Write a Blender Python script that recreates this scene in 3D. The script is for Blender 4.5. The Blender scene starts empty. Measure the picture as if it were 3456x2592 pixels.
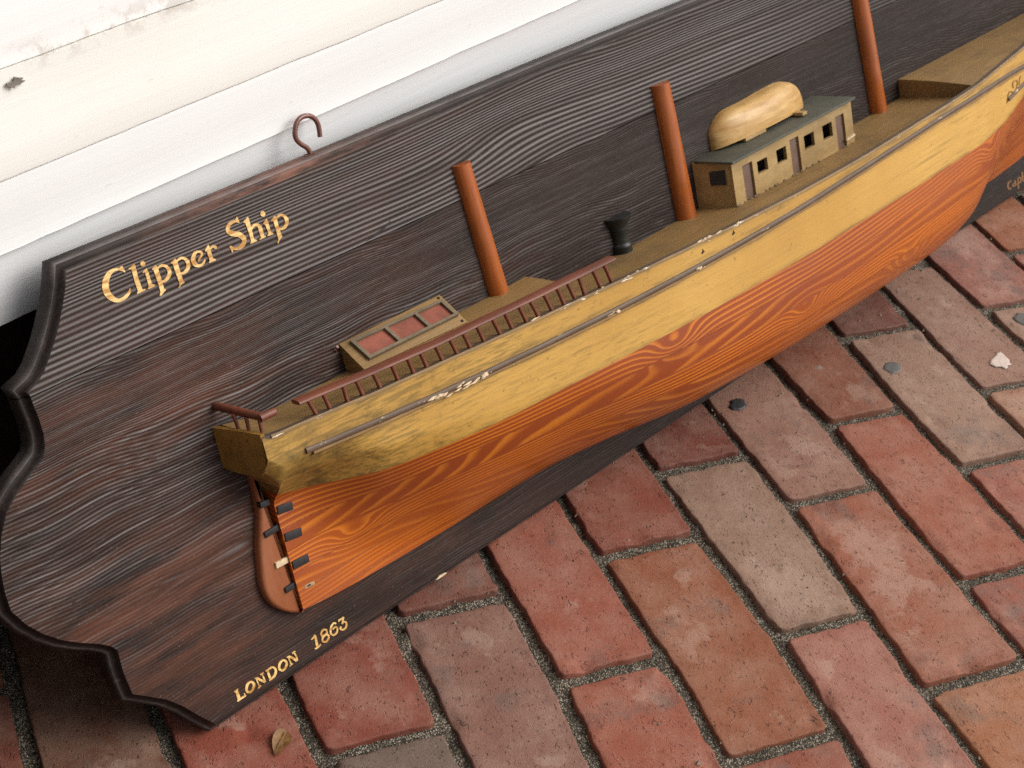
import bpy, bmesh, math, random
import numpy as np
from mathutils import Vector, Matrix, noise
from mathutils.geometry import delaunay_2d_cdt

random.seed(7)
SC = bpy.context.scene
COL = SC.collection
R = math.radians

# ------------------------------------------------------------------ camera
cam_d = bpy.data.cameras.new('camera')
cam = bpy.data.objects.new('camera', cam_d)
COL.objects.link(cam)
right = Vector((0.673868, -0.729622, 0.116424)); down = Vector((-0.391486, -0.486229, -0.781230)); fwd = Vector((0.626611, 0.480867, -0.613291))
M = Matrix((right, -down, -fwd)).transposed().to_4x4()
M.translation = Vector((-0.453118, -0.563270, 0.896299))
cam.matrix_world = M
cam_d.sensor_width = 36.0
cam_d.lens = 55.2019
cam_d.clip_start = 0.02
cam_d.clip_end = 200
cam_d.dof.use_dof = True
cam_d.dof.focus_distance = 1.12
cam_d.dof.aperture_fstop = 18
SC.camera = cam
SC.render.resolution_x, SC.render.resolution_y = 1024, 768

# ------------------------------------------------------------------ light: bright overcast, open to the right
SUN_EL, SUN_AZ = R(43), R(136)      # azimuth clockwise from +Y (north)
world = bpy.data.worlds.new('World')
SC.world = world
world.use_nodes = True
wn = world.node_tree.nodes; wl = world.node_tree.links
wn.clear()
sky = wn.new('ShaderNodeTexSky'); sky.sky_type = 'NISHITA'; sky.sun_disc = False
sky.sun_elevation = SUN_EL; sky.sun_rotation = SUN_AZ
sky.air_density = 1.0; sky.dust_density = 4.0; sky.ozone_density = 1.0
hsv = wn.new('ShaderNodeHueSaturation'); hsv.inputs['Saturation'].default_value = 0.35
bg = wn.new('ShaderNodeBackground'); bg.inputs['Strength'].default_value = 0.072
out = wn.new('ShaderNodeOutputWorld')
wl.new(sky.outputs[0], hsv.inputs['Color']); wl.new(hsv.outputs[0], bg.inputs[0]); wl.new(bg.outputs[0], out.inputs[0])
sun_d = bpy.data.lights.new('sun', 'SUN'); sun_d.energy = 1.35; sun_d.angle = R(45); sun_d.color = (1.0, 0.965, 0.91)
sun = bpy.data.objects.new('sun', sun_d); COL.objects.link(sun)
sdir = Vector((math.sin(SUN_AZ)*math.cos(SUN_EL), math.cos(SUN_AZ)*math.cos(SUN_EL), math.sin(SUN_EL)))
sun.rotation_euler = sdir.to_track_quat('Z', 'Y').to_euler(); sun.location = sdir*5
vs = SC.view_settings
vs.view_transform = 'Standard'; vs.look = 'None'; vs.gamma = 1.0; vs.use_curve_mapping = False
vs.exposure = 0.86
SC.cycles.max_bounces = 8
SC.cycles.use_denoising = False
# ------------------------------------------------------------------ helpers
def srgb(r, g, b, k=1.0):
    f = lambda c: (c/12.92 if c <= .04045 else ((c+.055)/1.055)**2.4)
    return (f(r/255)*k, f(g/255)*k, f(b/255)*k, 1.0)

def pch(xs, ys):
    xs = np.array(xs, float); ys = np.array(ys, float)
    h = np.diff(xs); d = np.diff(ys)/h
    m = np.zeros_like(ys)
    for i in range(1, len(ys)-1):
        if d[i-1]*d[i] > 0: m[i] = 2*d[i-1]*d[i]/(d[i-1]+d[i])
    m[0] = d[0]; m[-1] = d[-1]
    def f(x):
        x = np.clip(np.asarray(x, float), xs[0], xs[-1]); i = np.clip(np.searchsorted(xs, x)-1, 0, len(h)-1)
        t = (x-xs[i])/h[i]
        return ((1+2*t)*(1-t)**2*ys[i]+t*(1-t)**2*h[i]*m[i]+t*t*(3-2*t)*ys[i+1]+t*t*(t-1)*h[i]*m[i+1])
    return f

def smooth(a, b, x):
    t = np.clip((np.asarray(x, float)-a)/(b-a), 0, 1); return t*t*(3-2*t)

def catmull(P, n=6, closed=False):
    P = [np.array(p, float) for p in P]; N = len(P); o = []
    for i in range(N if closed else N-1):
        g = (lambda k: P[k % N]) if closed else (lambda k: P[min(max(k, 0), N-1)])
        a, b, c, d = g(i-1), g(i), g(i+1), g(i+2)
        for k in range(n):
            t = k/n
            o.append(.5*(2*b+(c-a)*t+(2*a-5*b+4*c-d)*t*t+(3*b-a-3*c+d)*t**3))
    if not closed: o.append(P[-1])
    return o

def empty(name, loc=(0, 0, 0), rot=(0, 0, 0), parent=None, **tags):
    o = bpy.data.objects.new(name, None); COL.objects.link(o)
    o.location = loc; o.rotation_euler = rot; o.empty_display_size = .05
    if parent: o.parent = parent
    for k, v in tags.items(): o[k] = v
    return o

def mesh_obj(name, verts, faces, mat, parent=None, smooth_angle=None, attrs=None, **tags):
    me = bpy.data.meshes.new(name)
    me.from_pydata([tuple(map(float, v)) for v in verts], [], [tuple(int(i) for i in f) for f in faces])
    bm = bmesh.new(); bm.from_mesh(me)
    if not attrs: bmesh.ops.remove_doubles(bm, verts=bm.verts, dist=1e-7)
    bmesh.ops.recalc_face_normals(bm, faces=bm.faces)
    bm.to_mesh(me); bm.free()
    if attrs:
        for k, arr in attrs.items():
            a = me.attributes.new(k, 'FLOAT', 'POINT'); a.data.foreach_set('value', np.asarray(arr, dtype=np.float32))
    if smooth_angle is not None:
        me.polygons.foreach_set('use_smooth', [True]*len(me.polygons))
        me.set_sharp_from_angle(angle=R(smooth_angle))
    me.materials.append(mat)
    o = bpy.data.objects.new(name, me); COL.objects.link(o)
    if parent: o.parent = parent
    for k, v in tags.items(): o[k] = v
    return o

class MB:
    """collects geometry for one mesh object"""
    def __init__(s): s.v = []; s.f = []
    def add(s, v, f):
        k = len(s.v); s.v += [tuple(x) for x in v]; s.f += [tuple(i+k for i in q) for q in f]
    def grid(s, P, closed_u=False, closed_v=False):
        nu, nv = len(P), len(P[0]); f = []
        for i in range(nu if closed_u else nu-1):
            for j in range(nv if closed_v else nv-1):
                a, b = i*nv+j, ((i+1) % nu)*nv+j
                c, d = ((i+1) % nu)*nv+(j+1) % nv, i*nv+(j+1) % nv
                f.append((a, b, c, d))
        s.add([p for r in P for p in r], f)
    def hexa(s, c):
        """eight corners: bottom four then top four, same order"""
        s.add(c, [(0, 3, 2, 1), (4, 5, 6, 7), (0, 1, 5, 4), (1, 2, 6, 5), (2, 3, 7, 6), (3, 0, 4, 7)])
    def box(s, x0, x1, y0, y1, z0, z1):
        s.hexa([(x0, y0, z0), (x1, y0, z0), (x1, y1, z0), (x0, y1, z0), (x0, y0, z1), (x1, y0, z1), (x1, y1, z1), (x0, y1, z1)])
    def prism(s, poly, z0, z1):
        """2-D polygon (x, y) with z from z0 to z1 (scalars or per-vertex lists)"""
        n = len(poly)
        a = z0 if hasattr(z0, '__len__') else [z0]*n; b = z1 if hasattr(z1, '__len__') else [z1]*n
        s.add([(p[0], p[1], a[i]) for i, p in enumerate(poly)]+[(p[0], p[1], b[i]) for i, p in enumerate(poly)],
              [tuple(range(n))[::-1], tuple(range(n, 2*n))]+[(i, (i+1) % n, n+(i+1) % n, n+i) for i in range(n)])
    def tube(s, pts, r, n=8, cap=True):
        pts = [Vector(p) for p in pts]; rr = r if hasattr(r, '__len__') else [r]*len(pts)
        rings = []; ref = None
        for i, p in enumerate(pts):
            t = (pts[min(i+1, len(pts)-1)]-pts[max(i-1, 0)]).normalized()
            if ref is None: ref = t.orthogonal().normalized()
            ref = (ref-t*ref.dot(t)).normalized(); b = t.cross(ref)
            rings.append([tuple(p+(ref*math.cos(2*math.pi*k/n)+b*math.sin(2*math.pi*k/n))*rr[i]) for k in range(n)])
        k0 = len(s.v); s.grid(rings, closed_v=True)
        if cap:
            m = len(pts); s.f.append(tuple(k0+i for i in range(n))); s.f.append(tuple(k0+(m-1)*n+i for i in range(n))[::-1])
    def obj(s, name, mat, parent=None, sm=None, bevel=None, **tags):
        o = mesh_obj(name, s.v, s.f, mat, parent, sm, **tags)
        if bevel:
            bm = bmesh.new(); bm.from_mesh(o.data)
            es = [e for e in bm.edges if len(e.link_faces) == 2 and e.calc_face_angle(0) > R(35)]
            bmesh.ops.bevel(bm, geom=es, offset=bevel, segments=2, affect='EDGES', profile=.6)
            bm.to_mesh(o.data); bm.free()
            o.data.polygons.foreach_set('use_smooth', [True]*len(o.data.polygons)); o.data.set_sharp_from_angle(angle=R(50))
        return o

# ------------------------------------------------------------------ material kit
class NT:
    def __init__(s, name, rough=.6, spec=.4):
        s.m = bpy.data.materials.new(name); s.m.use_nodes = True
        s.t = s.m.node_tree; s.n = s.t.nodes; s.l = s.t.links
        s.b = s.n['Principled BSDF']; s.b.inputs['Roughness'].default_value = rough
        s.b.inputs['Specular IOR Level'].default_value = spec
        s.co = s.n.new('ShaderNodeTexCoord').outputs['Object']
    def lk(s, a, b):
        if hasattr(a, 'is_output') or isinstance(a, bpy.types.NodeSocket): s.l.new(a, b)
        else: b.default_value = a
    def mp(s, scale=(1, 1, 1), loc=(0, 0, 0), rot=(0, 0, 0), src=None):
        n = s.n.new('ShaderNodeMapping'); s.l.new(src or s.co, n.inputs[0])
        n.inputs['Scale'].default_value = scale; n.inputs['Location'].default_value = loc; n.inputs['Rotation'].default_value = rot
        return n.outputs[0]
    def noise(s, scale, detail=3, rough=.55, src=None, dist=0, out='Fac'):
        n = s.n.new('ShaderNodeTexNoise'); s.l.new(src or s.co, n.inputs['Vector'])
        n.inputs['Scale'].default_value = scale; n.inputs['Detail'].default_value = detail
        n.inputs['Roughness'].default_value = rough; n.inputs['Distortion'].default_value = dist
        return n.outputs[out]
    def voro(s, scale, src=None, feature='F1', out='Distance', rnd=1):
        n = s.n.new('ShaderNodeTexVoronoi'); n.feature = feature; s.l.new(src or s.co, n.inputs['Vector'])
        n.inputs['Scale'].default_value = scale; n.inputs['Randomness'].default_value = rnd
        return n.outputs[out]
    def attr(s, name, out='Fac'):
        n = s.n.new('ShaderNodeAttribute'); n.attribute_name = name; return n.outputs[out]
    def ramp(s, src, a, b, ca=0., cb=1., interp='LINEAR'):
        """map range a..b -> ca..cb, clamped"""
        n = s.n.new('ShaderNodeMapRange'); s.lk(src, n.inputs[0]); n.interpolation_type = 'SMOOTHSTEP' if interp == 'S' else 'LINEAR'
        n.inputs[1].default_value = a; n.inputs[2].default_value = b; n.inputs[3].default_value = ca; n.inputs[4].default_value = cb
        return n.outputs[0]
    def math(s, op, a, b=0., c=None):
        n = s.n.new('ShaderNodeMath'); n.operation = op; s.lk(a, n.inputs[0]); s.lk(b, n.inputs[1])
        if c is not None: s.lk(c, n.inputs[2])
        return n.outputs[0]
    def mix(s, fac, a, b, mode='MIX'):
        n = s.n.new('ShaderNodeMix'); n.data_type = 'RGBA'; n.blend_type = mode
        s.lk(fac, n.inputs[0]); s.lk(a, n.inputs[6]); s.lk(b, n.inputs[7]); return n.outputs[2]
    def bump(s, h, dist=.001, strength=1.0, prev=None):
        n = s.n.new('ShaderNodeBump'); s.lk(h, n.inputs['Height']); n.inputs['Distance'].default_value = dist
        n.inputs['Strength'].default_value = strength
        if prev is not None: s.l.new(prev, n.inputs['Normal'])
        return n.outputs[0]
    def sep(s, src=None):
        n = s.n.new('ShaderNodeSeparateXYZ'); s.l.new(src or s.co, n.inputs[0]); return n.outputs
    def fin(s, col, normal=None, rough=None):
        s.lk(col, s.b.inputs['Base Color'])
        if normal is not None: s.l.new(normal, s.b.inputs['Normal'])
        if rough is not None: s.lk(rough, s.b.inputs['Roughness'])
        return s.m

def mat_board():
    t = NT('weathered_dark_board', .62, .16)
    ph = t.attr('grain'); amp = t.attr('amp'); warm = t.attr('warm'); low = t.attr('low')
    fine = t.noise(1, 3, .6, t.mp((9, 300, 200)))
    ph2 = t.math('ADD', ph, t.math('MULTIPLY', t.math('SUBTRACT', fine, .5), .22))
    sn = t.math('MULTIPLY_ADD', t.math('SINE', t.math('MULTIPLY', ph2, 6.28318)), .5, .5)
    ridge = t.math('POWER', sn, 1.5)
    brk = t.ramp(t.noise(1, 2, .5, t.mp((6, 160, 100))), .22, .5, .35, 1)
    brk2 = t.ramp(t.noise(1, 3, .65, t.mp((9, 330, 100), (1, 2, 3))), .44, .62)
    brk = t.math('ADD', t.math('MULTIPLY', brk, t.math('SUBTRACT', 1., low)), t.math('MULTIPLY', t.math('MULTIPLY', brk2, low), 1.5))
    wnz = t.n.new('ShaderNodeTexWhiteNoise'); wnz.noise_dimensions = '1D'; t.l.new(t.math('FLOOR', t.math('ADD', ph2, .25)), wnz.inputs['W'])
    per = t.ramp(wnz.outputs['Value'], 0, 1, .45, 1.1)
    rid = t.math('MULTIPLY', t.math('MULTIPLY', t.math('MULTIPLY', ridge, per), amp), brk)
    big = t.noise(5, 3, .6, t.mp((.5, 2, 1)))
    dust = t.ramp(t.noise(420, 2, .6), .63, .78)
    fib = t.ramp(t.noise(1, 4, .7, t.mp((25, 1100, 300))), .35, .75)
    base = t.mix(t.ramp(big, .35, .7), (.0115, .0075, .0063, 1), (.024, .0142, .0115, 1))
    base = t.mix(t.math('MULTIPLY', warm, t.ramp(t.noise(24, 4, .65, t.mp((.4, 2.5, 1))), .35, .62)), base, (.105, .038, .021, 1))
    base = t.mix(t.math('MULTIPLY', fib, .20), base, (.07, .050, .043, 1))
    c = t.mix(t.math('MINIMUM', rid, 1.), base, (.205, .19, .185, 1))  # ridges paled by painted sky sheen as well as dust
    scuff = t.math('MULTIPLY', t.ramp(t.noise(7, 4, .65), .52, .72), t.ramp(t.noise(1, 3, .7, t.mp((60, 500, 100))), .45, .7))
    c = t.mix(t.math('MULTIPLY', scuff, .35), c, (.14, .12, .11, 1))
    c = t.mix(t.math('MULTIPLY', dust, .35), c, (.22, .20, .18, 1))
    h = t.math('ADD', t.math('MULTIPLY', t.math('MULTIPLY', sn, amp), 1.0), t.math('MULTIPLY', fib, .16))
    return t.fin(c, t.bump(h, .0007, .9), t.ramp(sn, 0, 1, .62, .45))

def mat_rim():
    t = NT('dark_stained_edge', .55, .25)
    n1 = t.noise(1, 4, .65, t.mp((30, 500, 500)))
    wear = t.ramp(t.noise(1, 5, .7, t.mp((60, 200, 400))), .55, .72)
    wa = t.math('MULTIPLY', t.attr('wear'), t.ramp(t.noise(1, 3, .6, t.mp((25, 60, 60))), .3, .6, .3, 1))
    c = t.mix(n1, (.005, .0035, .003, 1), (.022, .012, .009, 1))
    c = t.mix(t.math('MULTIPLY', wear, .35), c, (.12, .075, .055, 1))
    sx = t.math('DIVIDE', t.math('SUBTRACT', t.sep()[0], .17), .09)
    hb = t.math('POWER', 2.718, t.math('MULTIPLY', t.math('MULTIPLY', sx, sx), -1.))
    tp = t.ramp(t.sep()[1], .33, .34)
    c = t.mix(t.math('MULTIPLY', t.math('MULTIPLY', hb, tp), t.ramp(t.noise(1, 4, .65, t.mp((30, 90, 160))), .36, .6)), c, (.17, .075, .05, 1))
    wa = t.math('MULTIPLY', wa, .75)
    c = t.mix(wa, c, t.mix(n1, (.10, .085, .08, 1), (.30, .28, .27, 1)))
    return t.fin(c, t.bump(n1, .0005, .7))

def mat_topside():
    t = NT('aged_yellow_paint', .5, .4)
    st = t.noise(1, 5, .66, t.mp((4, 480, 420)))
    st2 = t.noise(1, 3, .6, t.mp((6, 260, 120), (3, 1, 0)))
    big = t.noise(7, 3, .6)
    darken = t.attr('darken')
    c = t.mix(t.ramp(big, .3, .7), (.47, .255, .046, 1), (.60, .355, .082, 1))
    c = t.mix(t.math('MULTIPLY', t.ramp(st2, .48, .72), .5), c, (.40, .22, .05, 1))
    dk = t.ramp(t.math('ADD', t.math('ADD', st, t.math('MULTIPLY', t.math('SUBTRACT', big, .5), .3)), t.math('MULTIPLY', darken, .13)), .53, .66)
    c = t.mix(t.math('MULTIPLY', t.ramp(darken, .05, .9), .38), c, (.27, .145, .026, 1))
    dk = t.math('MULTIPLY', dk, t.math('MINIMUM', 1., t.math('ADD', t.ramp(t.noise(6, 3, .6, t.mp((.7, 1.5, 1), (8, 3, 1))), .38, .66, .15, 1), t.math('MULTIPLY', darken, .5))))
    c = t.mix(t.math('MULTIPLY', dk, .6), c, (.13, .085, .02, 1))
    c = t.mix(t.math('MULTIPLY', t.ramp(t.math('ADD', t.noise(45, 4, .7), t.math('MULTIPLY', darken, .22)), .68, .86), .7), c, (.05, .033, .01, 1))
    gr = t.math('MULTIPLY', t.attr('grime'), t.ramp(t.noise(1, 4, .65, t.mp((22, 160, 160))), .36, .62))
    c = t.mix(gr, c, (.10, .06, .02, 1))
    spk = t.ramp(t.noise(210, 2, .5), .70, .76)
    c = t.mix(t.math('MULTIPLY', spk, .6), c, (.16, .08, .02, 1))
    return t.fin(c, t.bump(st, .0004, .6), t.ramp(st, .3, .7, .42, .6))

def mat_hull():
    t = NT('stained_pine', .34, .5)
    t.b.inputs['Coat Weight'].default_value = .22; t.b.inputs['Coat Roughness'].default_value = .22
    ph = t.attr('grain'); sh = t.attr('tone')
    nz = t.noise(1, 2, .5, t.mp((10, 120, 120)))
    p2 = t.math('ADD', ph, t.math('MULTIPLY', nz, .3))
    fr = t.math('FRACT', p2)
    late = t.math('SUBTRACT', 1., t.math('MULTIPLY', t.ramp(fr, .05, .22, 0, 1, 'S'), t.ramp(fr, .22, .66, 1, 0, 'S')))
    fib = t.noise(1, 4, .7, t.mp((30, 900, 900)))
    big = t.noise(9, 3, .6, t.mp((.6, 2.2, 2)))
    c = t.mix(late, (.64, .195, .013, 1), (.285, .052, .004, 1))
    c = t.mix(t.ramp(t.noise(4.5, 2, .5, t.mp((.5, 2.5, 1.5), (4, 1, 2))), .42, .62, 0, .5), c, (.50, .125, .009, 1))
    c = t.mix(t.math('MULTIPLY', t.ramp(big, .4, .7), .6), c, (.27, .050, .005, 1))
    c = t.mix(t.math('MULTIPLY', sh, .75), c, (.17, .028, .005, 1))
    c = t.mix(t.math('MULTIPLY', t.ramp(fib, .55, .8), .22), c, (.16, .03, .006, 1))
    spk = t.ramp(t.noise(260, 2, .5), .72, .78)
    c = t.mix(t.math('MULTIPLY', spk, .5), c, (.10, .03, .01, 1))
    return t.fin(c, t.bump(t.math('ADD', t.math('MULTIPLY', late, .5), fib), .00025, .5), t.ramp(big, .3, .7, .26, .42))

def wood(name, c1, c2, c3, sc=(12, 350, 350), rough=.55, spk=.5, spec=.4, wear=None):
    t = NT(name, rough, spec)
    st = t.noise(1, 5, .65, t.mp(sc))
    bl = t.noise(18, 4, .65)
    c = t.mix(t.ramp(st, .3, .7), c1, c2)
    c = t.mix(t.math('MULTIPLY', t.ramp(bl, .48, .75), .6), c, c3)
    c = t.mix(t.math('MULTIPLY', t.ramp(t.noise(300, 2, .6), .66, .75), spk), c, c3)
    if wear: c = t.mix(t.ramp(t.noise(1, 4, .7, t.mp((40, 160, 160))), wear[1], wear[1]+.06), c, wear[0])
    return t.fin(c, t.bump(t.math('ADD', st, t.math('MULTIPLY', bl, .6)), .0004, .6), t.ramp(bl, .3, .7, rough-.08, rough+.1))

def mat_flat(name, col, rough=.6, amt=.35, sc=60, spec=.4):
    t = NT(name, rough, spec)
    n1 = t.noise(sc, 5, .65)
    d = tuple(x*(1-amt) for x in col[:3])+(1,)
    return t.fin(t.mix(t.ramp(n1, .3, .7), d, col), t.bump(n1, .0003, .5))

def mat_gold():
    t = NT('gold_lettering', .42, .5)
    n1 = t.noise(1, 4, .6, t.mp((60, 330, 100)))
    n2 = t.noise(700, 2, .6)
    c = t.mix(t.ramp(n1, .38, .6), (.42, .20, .04, 1), (.80, .56, .22, 1))
    c = t.mix(t.math('MULTIPLY', t.ramp(n2, .58, .72), .5), c, (.34, .15, .03, 1))
    return t.fin(c, t.bump(n1, .0004, .6))

def mat_brick():
    t = NT('paving_brick', .72, .35)
    oi = t.n.new('ShaderNodeObjectInfo'); oc = oi.outputs['Color']; rnd = oi.outputs['Random']
    loc = t.n.new('ShaderNodeVectorMath'); loc.operation = 'ADD'
    cmb = t.n.new('ShaderNodeCombineXYZ')
    for i in range(3): t.l.new(t.math('MULTIPLY', rnd, (31., 57., 13.)[i]), cmb.inputs[i])
    t.l.new(t.co, loc.inputs[0]); t.l.new(cmb.outputs[0], loc.inputs[1]); P = loc.outputs[0]
    edge = t.attr('edge')
    big = t.noise(22, 4, .6, P); mid = t.noise(75, 4, .65, P); fine = t.noise(900, 2, .6, P)
    hv = t.n.new('ShaderNodeHueSaturation'); t.l.new(oc, hv.inputs['Color']); hv.inputs['Saturation'].default_value = 1.04; hv.inputs['Value'].default_value = .72
    pale = t.mix(.24, oc, (.42, .31, .24, 1))
    c = t.mix(t.ramp(big, .38, .66), oc, pale)
    pt = t.noise(13, 5, .62, P)
    c = t.mix(t.math('MULTIPLY', t.ramp(pt, .55, .59), t.math('MULTIPLY', t.math('SUBTRACT', 1., edge), .5)), c, t.mix(.5, oc, (.50, .38, .30, 1)))
    c = t.mix(t.math('MULTIPLY', t.ramp(t.noise(17, 4, .6, t.mp((1, 1, 1), (5, 9, 2), src=P)), .60, .70), .5), c, (.10, .085, .075, 1))
    c = t.mix(t.math('MULTIPLY', t.ramp(mid, .5, .78), .45), c, hv.outputs[0])
    c = t.mix(t.math('MULTIPLY', t.ramp(t.math('ADD', edge, t.math('MULTIPLY', t.math('SUBTRACT', mid, .5), 1.3)), .45, 1.0), .45), c, hv.outputs[0])
    c = t.mix(t.math('MULTIPLY', t.ramp(fine, .42, .75), .35), c, t.mix(.6, oc, (.05, .03, .025, 1)))
    c = t.mix(t.math('MULTIPLY', t.ramp(t.noise(1300, 1, .5, P), .70, .76), .5), c, (.55, .46, .38, 1))
    # pits, elongated along the brick
    PV = t.mp((1.25, .75, 1), rot=(0, 0, .25), src=P)
    pd = t.voro(230, PV); pr = t.voro(230, PV, out='Color')
    sp = t.sep(pr)
    pit = t.math('MULTIPLY', t.ramp(t.math('ADD', pd, t.math('MULTIPLY', t.math('SUBTRACT', fine, .5), .35)), .12, .30, 1, 0), t.math('GREATER_THAN', sp[0], .74))
    pd2 = t.voro(420, PV); pr2 = t.sep(t.voro(420, PV, out='Color'))
    pit2 = t.math('MULTIPLY', t.ramp(pd2, .15, .36, 1, 0), t.math('GREATER_THAN', pr2[0], .70))
    pn = t.ramp(t.noise(1, 3, .6, t.mp((250, 150, 250), rot=(0, 0, .2), src=P), 1.2), .64, .72)
    pp = t.math('MAXIMUM', pn, t.math('MULTIPLY', t.math('MAXIMUM', t.math('MULTIPLY', pit, .8), t.math('MULTIPLY', pit2, .5)), t.ramp(mid, .42, .6)))
    c = t.mix(t.math('MULTIPLY', pp, .6), c, t.mix(.75, oc, (.03, .02, .018, 1)))
    h = t.math('SUBTRACT', t.math('ADD', t.math('MULTIPLY', mid, .7), t.math('MULTIPLY', fine, .25)), t.math('MULTIPLY', pp, .9))
    return t.fin(c, t.bump(h, .0018, .8), t.ramp(mid, .3, .7, .62, .82))

def mat_sand():
    t = NT('joint_sand', .85, .3)
    v = t.voro(620); vc = t.sep(t.voro(620, out='Color'))
    v2 = t.voro(1300); n1 = t.noise(60, 4, .6)
    c = t.mix(vc[0], (.085, .068, .048, 1), (.47, .39, .29, 1))
    c = t.mix(t.math('GREATER_THAN', vc[1], .86), c, (.46, .43, .36, 1))
    c = t.mix(t.math('MULTIPLY', t.ramp(v, .25, .6), .8), c, (.012, .010, .008, 1))
    c = t.mix(t.math('MULTIPLY', t.ramp(n1, .45, .7), .55), c, (.045, .042, .026, 1))
    return t.fin(c, t.bump(t.math('ADD', t.math('MULTIPLY', v, -1), t.math('MULTIPLY', v2, -.4)), .0022, 1.0))

def mat_white(name, col, dirty, vein=.5, zline=None):
    t = NT(name, .5, .4)
    st = t.noise(1, 4, .6, t.mp((5, 110, 110)))
    big = t.noise(6, 4, .6)
    spk = t.math('MULTIPLY', t.ramp(t.noise(160, 3, .6), .72, .76), t.ramp(big, .5, .65))
    spk2 = t.math('MULTIPLY', t.ramp(t.noise(1, 2, .6, t.mp((90, 330, 330))), .70, .74), .6)
    c = t.mix(t.ramp(big, .30, .75, 0, vein), col, dirty)
    if zline:
        z = t.sep()[2]; dz = t.math('ABSOLUTE', t.math('SUBTRACT', z, zline))
        nn = t.noise(70, 5, .72); lo = t.noise(9, 3, .6)
        m = t.math('MULTIPLY', t.ramp(dz, 0, .012, 1, 0), t.ramp(t.math('ADD', nn, t.math('MULTIPLY', lo, .3)), .66, .78))
        c = t.mix(t.math('MULTIPLY', m, .5), c, (.36, .31, .25, 1))
        c = t.mix(t.math('MULTIPLY', t.ramp(dz, 0, .03, 1, 0), t.ramp(lo, .4, .65, 0, .22)), c, (.62, .56, .46, 1))
    c = t.mix(t.math('MULTIPLY', spk, .5), c, (.22, .19, .15, 1))
    c = t.mix(t.math('MULTIPLY', spk2, .35), c, (.35, .32, .28, 1))
    return t.fin(c, t.bump(st, .0007, .45))

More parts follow.
